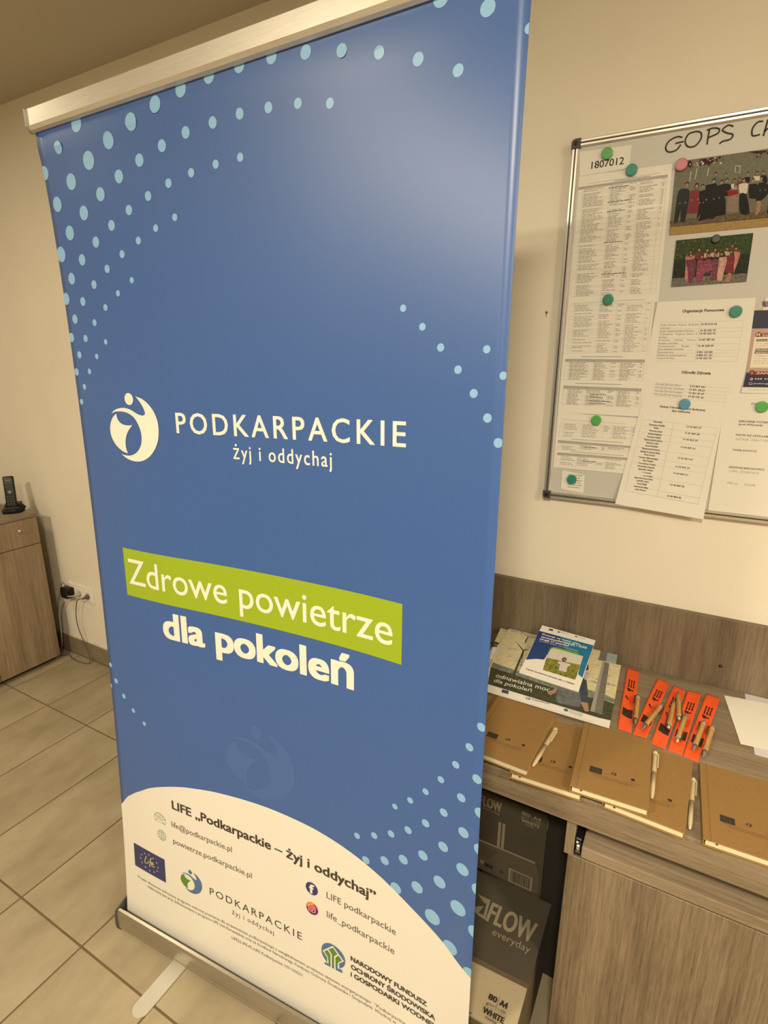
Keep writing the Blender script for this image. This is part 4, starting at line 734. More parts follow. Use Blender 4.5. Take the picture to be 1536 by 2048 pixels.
def table(k, q, cols, rows, head, rnd, dens=0.85, hh=0.0014):
    """ruled list: q = TL TR BR BL, cols as fractions"""
    def P(u, v): return ((1-v)*((1-u)*q[0][0]+u*q[1][0])+v*((1-u)*q[3][0]+u*q[2][0]), (1-v)*((1-u)*q[0][1]+u*q[1][1])+v*((1-u)*q[3][1]+u*q[2][1]))
    for u in [0]+cols+[1]: k.line([P(u, 0), P(u, 1)], .0005, M_rule, 1)
    v = 0; edges = [0]
    if head: k.poly([P(0, 0), P(1, 0), P(1, head), P(0, head)], M_lgink, 1)
    v = head; cs = [0]+cols+[1]; n = 0; step = (1-head)/rows; hd = 0
    while n < rows:
        m_ = rnd.choice([1, 1, 1, 2, 2, 3]); m_ = min(m_, rows-n)
        for c in range(len(cs)-1):
            w = cs[c+1]-cs[c]
            nl = m_ if w > 0.15 else 1
            for t_ in range(nl):
                if rnd.random() < dens and (c != 0 or w > .12):
                    a = P(cs[c]+0.012, head+(n+t_+0.78)*step); fill = rnd.uniform(0.45, 0.93) if w > .1 else 0.7
                    bb = P(cs[c]+0.012+(w-0.024)*fill, 0); k.words(a[0], bb[0], a[1], hh, M_gink, rnd, 2)
        n += m_; k.line([P(0, head+n*step), P(1, head+n*step)], .0004, M_rule, 1)
        if rnd.random() < 0.13:
            a = P(0.36, head+(n-.25)*step); k.words(a[0], a[0]+rnd.uniform(.03, .055), a[1], hh*1.15, M_ink, rnd, 3)
    k.line([P(0, 0), P(1, 0)], .0006, M_rule, 1)
rnd = random.Random(11)
# left column of lists
t, k = sheet_on_board('paper_note', 'small paper slip with the number 1807012 at the board\'s top left corner', 'note', [(-.3304, 2.0797), (-.2136, 2.0760), (-.2135, 2.0270), (-.3253, 2.0245)], 1)
k.text('1807012', -.2995, 2.0388, -.2270, .0150, M_ink, ref='0', bold=.02); k.line([(-.327, 2.0262), (-.214, 2.0285)], .0006, M_gink); k.build('lettering', t)
t, k = sheet_on_board('phone_list', 'long printed phone list under the number slip, top sheet of the left column', 'paper', [(-.3264, 2.0259), (-.1216, 2.0243), (-.1149, 1.7285), (-.3268, 1.7400)], 2)
k.line([(-.3062, 2.0072), (-.1455, 2.0088)], .0007, M_gink); k.rect(-.243, 2.0045, -.165, 2.0060, M_gink)
table(k, [(-.3255, 2.0020), (-.1290, 2.0030), (-.1225, 1.7495), (-.3225, 1.7500)], [.055, .37, .59, .70, .94], 72, .022, rnd, .88, .0013); k.build('lettering', t)
t, k = sheet_on_board('phone_list', 'printed phone list hanging under the teal magnet, middle sheet of the left column', 'paper', [(-.3265, 1.7440), (-.1226, 1.7310), (-.1192, 1.4541), (-.3287, 1.4551)], 3)
k.line([(-.315, 1.7335), (-.145, 1.7360)], .0006, M_gink)
table(k, [(-.3214, 1.7304), (-.1276, 1.7290), (-.1263, 1.6139), (-.3182, 1.6106)], [.055, .37, .59, .70, .94], 30, 0, rnd, .85, .0013)
k.rect(-.280, 1.6010, -.180, 1.6024, M_gink, 2); k.rect(-.290, 1.5325, -.175, 1.5339, M_gink, 2)
table(k, [(-.3207, 1.5955), (-.1283, 1.5944), (-.1274, 1.5441), (-.3217, 1.5419)], [.055, .37, .59, .70, .94], 14, .14, rnd, .95, .0014)
table(k, [(-.3192, 1.5264), (-.1275, 1.5241), (-.1272, 1.478), (-.32, 1.4774)], [.055, .30, .58, .70, .94], 12, .16, rnd, .95, .0014); k.build('lettering', t)
t, k = sheet_on_board('phone_list', 'printed phone list under the green magnet, bottom sheet of the left column', 'paper', [(-.3282, 1.4560), (-.1282, 1.4500), (-.1211, 1.3035), (-.3279, 1.3031)], 2)
k.line([(-.315, 1.4365), (-.155, 1.4345)], .0006, M_gink); k.rect(-.285, 1.3845, -.155, 1.3858, M_gink, 2); k.rect(-.285, 1.3505, -.15, 1.3518, M_gink, 2)
table(k, [(-.3196, 1.4275), (-.1276, 1.4272), (-.1276, 1.3967), (-.3204, 1.3909)], [.055, .30, .58, .70, .94], 8, 0, rnd, .8, .0014)
table(k, [(-.3214, 1.3798), (-.1271, 1.3774), (-.1269, 1.36), (-.3212, 1.3539)], [.055, .30, .58, .66, .94], 4, .3, rnd, .8, .0014)
table(k, [(-.3205, 1.3457), (-.1282, 1.3462), (-.1289, 1.3147), (-.3234, 1.3078)], [.055, .28, .54, .66, .94], 7, .2, rnd, .8, .0014); k.build('lettering', t)
t, k = sheet_on_board('paper_note', 'small torn slip under a teal magnet at the bottom left of the board', 'note', [(-.3022, 1.2973), (-.2421, 1.2889), (-.2412, 1.2389), (-.3025, 1.2443)], 1)
for j in range(6): k.words(-.285, -.247-.004*(j % 2), 1.285-j*.0068, .0022, M_gink, rnd)
k.build('lettering', t)
# middle column
t, k = sheet_on_board('phone_list', 'sheet headed Organizacje Pomocowe with a ruled list of helplines', 'paper', [(-.1163, 1.7290), (.0834, 1.7299), (.0885, 1.5854), (-.1247, 1.5837)], 4)
k.text('Organizacje Pomocowe', -.0597, 1.7030, .0251, .0062, M_ink, bold=.05, shear=.12, res=2)
rows = [('Polski   Komitet   Pomocy   Społecznej', '13 43 216 22'), ('w Krośnie', ''), ('Polski Czerwony Krzyż w Krośnie', '13 43 241 97'), ('Towarzystwo   Przyjaciół   Dzieci   w', '13 43 262 95'), ('Krośnie', ''), ('Powiatowe      Centrum      Pomocy', '13 43 787 32'), ('Rodzinie w Krośnie', ''), ('Stowarzyszenie         Rodzin', '13 43 238 99'), ('Wielodzietnych w Krośnie', ''), ('Niebieska Linia', '0 801 120 002'), ('Infolinia do spraw przemocy', '0 800 151 121'), ('Caritas w Krośnie', '13 45 662 92')]
for j, (a, c) in enumerate(rows):
    y = 1.6735-j*.0070; k.text(a, -.1015, y, -.1015+min(.080, .0023*len(a)), .0040, M_ink, res=1, l=2)
    if c: k.text(c, -.0165, y, .0155, .0042, M_ink, bold=.05, res=1, l=2)
for y in (1.6812, 1.6660, 1.6590, 1.6450, 1.6310, 1.6170, 1.6100, 1.6030, 1.5915): k.line([(-.1024, y), (.0675, y)], .0005, M_rule)
for x in (-.1024, -.019, .0675): k.line([(x, 1.6812), (x, 1.5915)], .0005, M_rule)
k.build('lettering', t)
t, k = sheet_on_board('phone_list', 'sheet headed Ośrodki Zdrowia tucked beneath the helpline sheet', 'paper', [(-.1235, 1.5860), (.0885, 1.5854), (.0800, 1.4783), (-.1214, 1.4870)], 3.5)
k.text('Ośrodki Zdrowia', -.0427, 1.5628, .0189, .0062, M_ink, bold=.05, ang=-.03, res=2)
for j, (a, c) in enumerate([('Ośrodek Zdrowia Zręcin', '512 829 961'), ('Ośrodek Zdrowia Chorkówka', '13 431 38 23'), ('Ośrodek Zdrowia Kobylany', '13 431 47 67'), ('Ośrodek Zdrowia Kopytowa', '13 43 141 26')]):
    y = 1.5345-j*.0082; k.text(a, -.0975, y, -.0975+.0026*len(a), .0045, M_ink, ang=-.05, res=1); k.text(c, -.0205, y-.0035, .0115, .0045, M_ink, bold=.05, ang=-.05, res=1)
for j in range(5): k.line([(-.0985, 1.5395-j*.0082), (.0700, 1.5295-j*.0082)], .0005, M_rule)
k.build('lettering', t)
t, k = sheet_on_board('phone_list', 'tilted sheet with a two-column staff phone list below the blue magnet', 'paper', [(-.1213, 1.4960), (.0584, 1.4800), (.0526, 1.2091), (-.1559, 1.2217)], 5, curl=.01)
k.text('Gminny Ośrodek Pomocy Społecznej', -.081, 1.4800, .0186, .0050, M_ink, bold=.05, ang=-.05, res=1); k.text('Spis telefonów', -.0520, 1.4705, -.0120, .0050, M_ink, bold=.05, ang=-.05, res=1)
names = ['Kierownik', 'Katarzyna Gmalska', 'Kadry', 'Wioletta Syzuł', 'Główny Księgowy', 'Krystyna Sajdak', 'Świadczenia Rodzinne', 'Gabriela Leśko', 'Aneta Wolańska', 'Świadczenia Rodzinne', 'Jadwiga Kochanek-Mania', 'Aneta Kozioł', 'Fundusz Alimentacyjny', 'Anna Świątek', 'Pracownicy Socjalni', 'Bernardyna Kasprzyk', 'Agnieszka Gładysz', 'Joanna Sanisek', 'Pracownicy Socjalni', 'Agnieszka Kranz-Zubel', 'Ludmiła Lenart', 'Dorota Wnęk', 'Asystent Rodziny', 'Luiza Patoch']
for j, a in enumerate(names):
    y = 1.4420-j*.0077; w = .0021*len(a); cx = -.0800-j*.00085; k.text(a, cx-w/2, y, cx+w/2, .0040, M_ink, bold=.05, ang=-.05, res=1)
for j, c in ((0, '27'), (2, '28'), (4, '29'), (6.5, '25'), (10, '24'), (12.8, '23'), (15, '21'), (18.8, '20'), (22.5, '22')):
    y = 1.4340-j*.0079; k.text('13 43 869 '+c, -.0150-j*.0009, y, .0170-j*.0009, .0040, M_ink, bold=.05, ang=-.05, res=1)
def jl(v): return (-.1162-(.0192)*v, 1.4486-.1888*v), (.0508-.0147*v, 1.4357-.1901*v)
for v in (0, .085, .17, .25, .38, .505, .59, .76, .92, 1): a, c = jl(v); k.line([a, c], .0005, M_rule)
a0, c0 = jl(0); a1, c1 = jl(1); k.line([a0, a1], .0005, M_rule); k.line([c0, c1], .0005, M_rule); k.line([(-.0436, 1.4434), (-.0575, 1.2540)], .0005, M_rule)
k.build('lettering', t)
t, k = sheet_on_board('paper_sheet', 'mostly blank white sheet with handwritten names at the board\'s lower right', 'paper', [(.0571, 1.519), (.2700, 1.522), (.2720, 1.2240), (.0597, 1.2237)], 4.5)
for s_, x0, x1, y in (('POSTERUNEK POLICJI', .1111, .176, 1.4940), ('KIEROWNIK POSTERUNKU', .0924, .165, 1.4530), ('Jacek Wiśniewski', .0924, .140, 1.4460), ('MATEUSZ SZYDLARSKI', .0911, .165, 1.4205), ('PAWEŁ KOSTYCZ', .0904, .138, 1.3845), ('GRZEGORZ BIAŁOGŁOWICZ', .0876, .160, 1.3425)): k.text(s_, x0, y, x1, .0044, M_ink, bold=.03, res=1)
k.text('NATALIA  GAŁA-TORSKA', .0915, 1.4105, .165, .0052, M_gink, shear=.2, res=1); k.text('TOMEK  CETNAROWICZ', .0885, 1.3325, .150, .0052, M_gink, shear=.2, res=1); k.text('Miłosz     Gawlik', .0900, 1.3030, .148, .0056, M_gink, shear=.25, res=1)
k.build('lettering', t)
# information leaflet at the right edge
t, k = sheet_on_board('leaflet', 'navy, pink and red information leaflet at the right side of the board', 'leaflet', [(.1020, 1.7285), (.3040, 1.7290), (.3050, 1.5205), (.0865, 1.5205)], 2)
nv = mat('leaflet_navy', (0.018, 0.018, 0.055), 0.5); pk = mat('leaflet_pink', (0.50, 0.35, 0.30), 0.6); rd = mat('leaflet_red', (0.24, 0.02, 0.015), 0.5); wh = mat('leaflet_cream', (0.80, 0.74, 0.62), 0.6); gy = mat('leaflet_grey', (0.11, 0.10, 0.10), 0.6)
def ext(n, x=.298): q = D[n]; return [q[0], (x, q[1][1]), (x, q[2][1]), q[3]]
for n, m_, l in (('L_navy', nv, 1), ('L_pink', pk, 1), ('L_navy2', nv, 1), ('L_red', rd, 3), ('L_k1', gy, 3), ('L_red2', rd, 3)): k.poly(ext(n, .298 if l == 1 else .25), m_, l)
k.poly(ext('L_white', .285), wh, 2); k.poly(ext('L_k2', .2), gy, 3); k.poly(ext('L_k3', .19), gy, 3)
for n in ('L_redc', 'L_redc2'):
    (cx, cy), (ex, _) = D[n]; k.disc(cx, cy, abs(ex-cx)*1.05, rd, 4)
(cx, cy), _ = D['L_redc']; k.disc(cx-.0022, cy, .0014, wh, 5, 10, .0035); k.disc(cx+.0022, cy, .0014, wh, 5, 10, .0035)
(cx, cy), _ = D['L_redc2']; k.text('i', cx-.0006, cy-.003, cx+.0008, .006, wh, ref='i', l=5)
for n, s_, m_, w in (('L_dla', 'DLA KOGO?', wh, .055), ('L_zap', 'ZAPISY I INFORMACJE', wh, .11), ('L_tel', '665 939 330', wh, .052), ('L_mail', 'pomocprawna@', wh, .06), ('L_osoby', 'OSOBY FIZYCZNE', wh, .07), ('L_prz', 'PRZEDSIĘBIORCY', wh, .065), ('L_jed', 'JEDNOOSOBOWI', wh, .06), ('L_z1', 'PO ZŁOŻENIU OŚWIADCZENIA', gy, .12), ('L_z2', 'bezpłatna nieodpłatna pomoc', gy, .1), ('L_dod', 'Dodatkowo:', gy, .024), ('L_po', 'PO ZŁOŻENIU OŚWIADCZENIA', gy, .12), ('L_w', 'w przeciągu ostatnich lat', gy, .1), ('L_po2', 'PO ZŁOŻENIU OŚWIADCZENIA', gy, .12), ('L_proj', 'Projekt finansowany i realizowany', M_gink, .12)):
    q = D[n]; k.text(s_, q[0][0], q[0][1], q[0][0]+w, abs(q[2][1]-q[0][1])*.85, m_, bold=.04 if m_ == wh else 0, res=1, l=4)
k.poly(D['L_crest'], rd, 2); k.poly([(p[0]+.005, p[1]) for p in D['L_crest']], mat('crest_blue', (0.10, 0.25, 0.35), 0.5), 3)
k.ring(D['L_tel'][0][0]-.006, D['L_tel'][0][1]+.001, .0028, .0012, wh, 4, 12); k.line([(D['L_mail'][0][0]-.009, D['L_mail'][0][1]-.001), (D['L_mail'][0][0]-.009, D['L_mail'][0][1]+.003), (D['L_mail'][0][0]-.003, D['L_mail'][0][1]+.003), (D['L_mail'][0][0]-.003, D['L_mail'][0][1]-.001), (D['L_mail'][0][0]-.009, D['L_mail'][0][1]-.001)], .0008, wh, 4)
k.build('printing', t)
# the two group photographs
PC = {n: mat('photo_'+n, c, 0.6, spec=0.25, noise=0.45 if n in ('foliage', 'hedge', 'floorp', 'stripe', 'plum', 'magenta', 'garland', 'leafl', 'grey') else 0.16, nscale=420 if n in ('plum', 'magenta', 'stripe') else 170, stretch=(6, 1, 0.6) if n == 'stripe' else (1, 1, 1)) for n, c in dict(wall=(0.155, 0.155, 0.115), floorp=(0.13, 0.095, 0.055), plank=(0.36, 0.24, 0.09), navy=(0.018, 0.022, 0.028), crimson=(0.19, 0.025, 0.04), black=(0.008, 0.008, 0.009), steel=(0.10, 0.13, 0.16), cream=(0.60, 0.54, 0.44), stripe=(0.24, 0.19, 0.14), skin=(0.36, 0.20, 0.13), hair=(0.02, 0.012, 0.01), white=(0.55, 0.55, 0.50), foliage=(0.035, 0.060, 0.018), leafl=(0.12, 0.15, 0.045), hedge=(0.018, 0.022, 0.012), grey=(0.15, 0.14, 0.12), pink=(0.50, 0.20, 0.17), pinkw=(0.55, 0.33, 0.28), plum=(0.16, 0.04, 0.07), magenta=(0.25, 0.05, 0.10), bag=(0.22, 0.01, 0.02), wine=(0.05, 0.01, 0.015)).items()}
def folk(k, ppl, l0, hair):
    for i, (c, r, body, col) in enumerate(ppl):
        l = l0+i*.15; k.poly(smoothpoly(body, 2, 80), PC[col], l)
        if r > .0012: 
            hl = .0 if col in ('black', 'navy', 'steel') else .3
            k.disc(c[0], c[1]+r*(.30-hl*.6), r*(.95+hl*.4), PC['hair'], l+.05, 12, r*(1.15+hl)); k.disc(c[0]+r*.05, c[1]-r*.12, r*.72, PC['skin'], l+.1, 12, r*.92)
            ys = [p[1] for p in body]; xs = [p[0] for p in body]; hy = max(ys)-(max(ys)-min(ys))*.42
            if max(ys)-min(ys) > .03:
                for sx_ in (-1, 1): k.disc((max(xs)+min(xs))/2+sx_*(max(xs)-min(xs))*.22, hy, r*.34, PC['skin'], l+.1, 8); k.line([(c[0]+sx_*r*1.3, c[1]-r*2.2), ((max(xs)+min(xs))/2+sx_*(max(xs)-min(xs))*.34, (c[1]+hy)/2-r), ((max(xs)+min(xs))/2+sx_*(max(xs)-min(xs))*.22, hy)], r*.13, PC['hair'], l+.08)
t, k = sheet_on_board('group_photo', 'large group photograph of people in dark suits and dresses indoors', 'photo', [(-.1150, 2.0270), (.1800, 2.0257), (.1810, 1.8750), (-.1089, 1.8748)], 3)
k.poly([(-.1150, 2.0270), (.1800, 2.0257), (.1805, 1.8780), (-.1100, 1.8780)], PC['wall'], 1)
q = D['F_floor']; k.poly([(-.1120, 1.9050), (.180, 1.9100), (.1805, 1.892), (-.1095, 1.892)], PC['floorp'], 2); k.poly([(-.1105, 1.8925), (.1805, 1.8930), (.1810, 1.8750), (-.1089, 1.8748)], PC['plank'], 2)
k.poly(D['F_garland'][:5], PC['wine'], 2.2); k.poly(D['F_garland'][5:], PC['wine'], 2.2); k.poly(D['F_garland2'], PC['wine'], 2.2)
gx = random.Random(4)
for a in range(46):
    g0 = gx.choice([(-.086, -.060), (-.052, -.035), (-.05, -.02), (.035, .10)]); x = gx.uniform(*g0); z = 2.021+gx.uniform(-.011, .003)+(0.002 if x > .03 else 0); k.disc(x, z, gx.uniform(.0010, .0028), PC[gx.choice(['white', 'wine', 'wine', 'white'])], 2.25+a*.02, 8)
for x, z0_, z1_ in ((-.0815, 2.003, 1.984), (-.0705, 2.008, 1.986), (-.0475, 2.005, 1.990)): k.line([(x, z0_), (x-.001, z1_)], .0014, PC['white'], 2.4)
fr = D['F_frame']; k.line(fr+[fr[0]], .0012, PC['white'], 2.4); k.poly(fr, PC['grey'], 2.3)
more = [((x, z), .0052, [(x-.011, z-.012), (x, z-.007), (x+.011, z-.012), (x+.010, z-.045), (x+.008, z-.075), (x-.008, z-.075), (x-.010, z-.045)], c) for x, z, c in ((.085, 1.975, 'black'), (.100, 1.968, 'crimson'), (.116, 1.972, 'navy'), (.132, 1.967, 'black'), (.150, 1.970, 'steel'), (.166, 1.965, 'black'))]
back = sorted(range(len(D['F_people'])), key=lambda i: -D['F_people'][i][0][1])
folk(k, more, 2.6, None); folk(k, [D['F_people'][i] for i in back], 3.6, None); k.poly(D['F_bag'], PC['bag'], 7); k.poly(D['F_legs'], PC['skin'], 7)
k.build('picture', t)
t, k = sheet_on_board('group_photo', 'smaller group photograph of women in pink and red in front of a hedge', 'photo', [(-.0930, 1.8625), (.0579, 1.8641), (.0598, 1.7643), (-.0910, 1.7612)], 3)
k.poly([(-.0930, 1.8625), (.0579, 1.8641), (.0598, 1.7643), (-.0910, 1.7612)], PC['hedge'], 1)
k.poly([(-.0930, 1.8625), (.0579, 1.8641), (.0590, 1.8230), (-.0925, 1.8200)], PC['foliage'], 1.5)
for a in range(220):
    x = gx.uniform(-.091, .056); z = gx.uniform(1.822, 1.861) if a < 160 else gx.uniform(1.79, 1.825); w = gx.uniform(.0008, .0022); k.poly([(x-w, z), (x, z-w*.6), (x+w, z), (x, z+w*.7)], PC['leafl' if gx.random() < .6 and z > 1.825 else 'foliage'], 1.6+a*.002)
k.poly(D['G_ground'], PC['grey'], 1.8)
back = sorted(range(len(D['G_people'])), key=lambda i: -D['G_people'][i][0][1])
folk(k, [D['G_people'][i] for i in back], 2.2, None); k.poly(D['G_legs'], PC['skin'], 6)
for a in range(60): x = gx.uniform(-.040, .000); z = gx.uniform(1.775, 1.815); k.disc(x, z, .0006, PC['pinkw'], 6, 6)
k.build('picture', t)
# magnets
def magnet(label, x, z, col, r=0.0128, y=-0.0215, h=0.0055):
    t = thing('magnet', label, 'magnet', (x, y, z), group='round magnets on the whiteboard')
    b = MB(); b.lathe([(r*.97, 0.0), (r, 0.001), (r, h-.0015), (r*.93, h-.0003), (r*.8, h)], 28, Matrix.Translation((x, y, z)) @ Matrix.Rotation(PI/2, 4, 'X')); b.build('magnet_disc', mat('magnet_'+col[0], col[1], 0.4), t, False)
G1, TE, PKc, BK, BLc = ('green', (0.09, 0.40, 0.09)), ('teal', (0.03, 0.23, 0.18)), ('pink', (0.50, 0.17, 0.22)), ('black', (0.015, 0.015, 0.012)), ('blue', (0.10, 0.30, 0.45))
magnet('green round magnet above the number on the slip', -.2657, 2.0652, G1); magnet('teal round magnet just under the number slip', -.2072, 2.0222, TE); magnet('pink round magnet at the corner of the large group photo', -.1032, 2.0187, PKc)
magnet('small black round magnet on the hedge photo', -.0126, 1.8579, BK, .009, h=.004); magnet('teal round magnet between the two upper phone lists', -.2286, 1.7389, TE); magnet('teal round magnet beside the Organizacje Pomocowe heading', .0488, 1.7013, TE)
magnet('green round magnet on the lowest phone list of the left column', -.2265, 1.4399, G1); magnet('teal round magnet on the torn slip at the board\'s bottom left', -.2742, 1.2750, TE); magnet('light blue round magnet above the staff phone list', -.0262, 1.4903, BLc); magnet('green round magnet on the mostly blank sheet at right', .1321, 1.4905, G1)
# ---------------------------------------------------------------- things on the desk
M_kraft = mat('kraft_cover', (0.275, 0.160, 0.055), 0.75, spec=0.3, noise=0.05, nscale=120, bump=0.1, bscale=700)
M_pages = bpy.data.materials.new('cream_pages'); M_pages.use_nodes = True
def _pg():
    nt = M_pages.node_tree; b = nt.nodes['Principled BSDF']; tc = nt.nodes.new('ShaderNodeTexCoord'); mp = nt.nodes.new('ShaderNodeMapping'); mp.inputs['Scale'].default_value = (1, 1, 1)
    w = nt.nodes.new('ShaderNodeTexWave'); w.wave_type = 'BANDS'; w.bands_direction = 'X'; w.inputs['Scale'].default_value = 150; w.inputs['Distortion'].default_value = 0.4
    nt.links.new(tc.outputs['Object'], mp.inputs[0]); nt.links.new(mp.outputs[0], w.inputs['Vector'])
    r = nt.nodes.new('ShaderNodeValToRGB'); r.color_ramp.elements[0].color = (0.52, 0.44, 0.27, 1); r.color_ramp.elements[1].color = (0.80, 0.73, 0.52, 1); r.color_ramp.elements[0].position = 0.1; r.color_ramp.elements[1].position = 0.4
    nt.links.new(w.outputs['Fac'], r.inputs[0]); nt.links.new(r.outputs[0], b.inputs['Base Color']); b.inputs['Roughness'].default_value = 0.8
_pg()
M_stamp = mat('dark_stamp_ink', (0.030, 0.022, 0.018), 0.7); M_stamp2 = mat('brown_stamp_ink', (0.19, 0.10, 0.035), 0.8)
NW, NH, NT = 0.142, 0.219, 0.0155
nb = thing('notebook', 'x', 'notebook')
b = MB(); b.rbox(-NW/2, -NH/2, 0.0, NW/2, NH/2, 0.002, 0.0008, 1); b.build('back_cover', M_kraft, nb, local=True)
b = MB(); b.rbox(-NW/2+0.004, -NH/2+0.0025, 0.002, NW/2-0.003, NH/2-0.0025, NT-0.002, 0.0006, 1); b.build('page_block', M_pages, nb, local=True)
b = MB(); b.rbox(-NW/2+0.0115, -NH/2, NT-0.002, NW/2, NH/2, NT, 0.0008, 1); b.box(-NW/2+0.0085, -NH/2, NT-0.002, -NW/2+0.0125, NH/2, NT-0.0009); b.build('front_cover', M_kraft, nb, local=True)
b = MB(); b.rbox(-NW/2-0.0008, -NH/2, 0.0, -NW/2+0.0015, NH/2, NT, 0.0007, 1); b.rbox(-NW/2-0.0003, -NH/2, NT-0.0022, -NW/2+0.0088, NH/2, NT, 0.0007, 1); b.build('spine', M_kraft, nb, local=True)
b = MB(); b.tube([(-0.050, -NH/2+0.0015, NT-0.0028), (-0.0495, -NH/2-0.001, NT-0.0032)], 0.0018, 6); b.build('ribbon_marker', mat('brown_ribbon', (0.10, 0.05, 0.02), 0.8), nb, local=True)
k = Ink(lambda x, y, l: Vector((x, y, NT+l)), 0.00015)
k.rect(-.042, -.0510, -.0180, -.0330, M_stamp)
for q in range(12): k.disc(-.030+.0062*math.cos(q*PI/6), -.042+.0062*math.sin(q*PI/6), .0006, M_stamp2, 2, 6)
emblem(k, -.0010, -.0415, .065, M_stamp, M_stamp, M_stamp); k.text('PODKARPACKIE', -.0125, -.0435, .0020, .0016, M_stamp2, res=1)
k.disc(.0395, -.0375, .0040, M_stamp, 1, 14); k.text('NARODOWY FUNDUSZ', .0285, -.0455, .0510, .0014, M_stamp2, res=1); k.text('OCHRONY ŚRODOWISKA', .0285, -.0475, .0510, .0014, M_stamp2, res=1); k.text('i GOSPODARKI WODNEJ', .0285, -.0495, .0510, .0014, M_stamp2, res=1)
for j in range(4): k.words(-.040+.004*j, .048-.004*j, -.0535-.0026*j, .0013, M_stamp2, random)
k.build('cover_print', nb, local=True)
books = [('kraft notebook lying half behind the banner, left of the other notebooks', -.396, -.490, .7552, 3.0), ('kraft notebook under the one beside the banner, its right part showing', -.1716, -.505, .7552, 3.0),
         ('kraft notebook closest to the banner, lying on another one', -.2680, -.5024, .7709, -2.5), ('kraft notebook lying askew below the middle top notebook, right half showing', .0195, -.4995, .7552, -2.5),
         ('kraft notebook on top of the middle pair, in front of the orange bands', -.0524, -.5000, .7709, 2.7), ('kraft notebook alone at the right edge of the picture in front of the white sheets', .1820, -.4960, .7552, 1.8)]
for i, (lb, x, y, z, r) in enumerate(books):
    o = nb if i == 0 else copy_tree(nb); o.location = (x, y, z); o.rotation_euler = (0, 0, math.radians(r)); tag(o, lb, 'notebook', 'kraft notebooks on the desk')

# straw pens in the notebooks' loops
AX = Matrix.Rotation(PI/2, 4, 'Y')
M_cream = mat('cream_pen_plastic', (0.62, 0.52, 0.34), 0.45); M_straw = mat('straw_pen_barrel', (0.56, 0.44, 0.24), 0.5, noise=0.12, nscale=90, stretch=(0.2, 1, 1))
cp = thing('ballpoint_pen', 'x', 'pen')
b = MB(); b.lathe([(0.0042, 0), (0.0042, 0.045), (0.0038, 0.060), (0.0025, 0.071), (0.0011, 0.074)], 18, AX); b.build('grip', M_cream, cp, True, local=True)
b = MB(); b.lathe([(0.0045, -0.062), (0.0047, -0.058), (0.0047, -0.001), (0.0044, 0.0)], 18, AX); b.build('barrel', M_straw, cp, True, local=True)
b = MB(); b.lathe([(0.0050, -0.002), (0.0051, 0.0), (0.0050, 0.002)], 18, AX); b.build('ring', mat('dark_pen_ring', (0.2, 0.14, 0.08), 0.5), cp, True, local=True)
b = MB(); b.lathe([(0.0040, -0.074), (0.0046, -0.071), (0.0050, -0.062)], 18, AX); b.build('push_button', M_cream, cp, True, local=True)
b = MB(); b.rbox(-0.064, 0.006, -0.0022, -0.020, 0.0076, 0.0022, 0.0006, 1); b.box(-0.064, 0.003, -0.0022, -0.060, 0.0076, 0.0022); b.build('clip', M_cream, cp, local=True)
def put_pen(o, tip, end, z, roll=0.0, L=None):
    a = Vector((tip[0], tip[1], 0)); c = Vector((end[0], end[1], 0)); d = a-c; m = (a+c)/2
    o.location = (m.x, m.y, z); o.rotation_mode = 'XYZ'; o.rotation_euler = (roll, 0, math.atan2(d.y, d.x))
for i, (lb, tip, end, z) in enumerate([('cream and straw pen at the right edge of the notebook closest to the banner', (-.1975, -.5815), (-.1835, -.4400), .7770), ('cream pen beside the top notebook of the middle pair', (.0262, -.5600), (.0225, -.4085), .7770), ('cream and straw pen lying on the desk right of the askew notebook', (.0935, -.5830), (.0975, -.4400), .7610)]):
    o = cp if i == 0 else copy_tree(cp); put_pen(o, tip, end, z, 0.5); tag(o, lb, 'pen', 'cream pens beside the notebooks')

# orange reflective snap bands
M_or = mat('orange_reflective_band', (1.0, 0.105, 0.012), 0.38, spec=0.55, coat=0.3, noise=0.10, nscale=160, bump=0.35, bscale=500)
M_orp = mat('black_band_print', (0.03, 0.012, 0.010), 0.5)
bands = [('orange reflective band furthest to the left, beside the posters', [(-.0714, -.0382), (-.0409, -.0432), (-.0309, -.3388), (-.0614, -.3359)]),
         ('orange reflective band with one pen lying across it, second from the posters', [(.0071, -.0546), (.0361, -.0671), (.0019, -.3399), (-.0284, -.3389)]),
         ('middle orange reflective band with two pens across its upper half', [(.0462, -.0716), (.0757, -.0826), (.0410, -.3613), (.0108, -.3540)]),
         ('orange reflective band with a pen pointing away from the camera, fourth from the posters', [(.0800, -.0800), (.1110, -.0781), (.0759, -.3624), (.0462, -.3611)]),
         ('orange reflective band furthest to the right, beside the white sheets', [(.1229, -.0713), (.1531, -.0788), (.1057, -.3724), (.0766, -.3650)])]
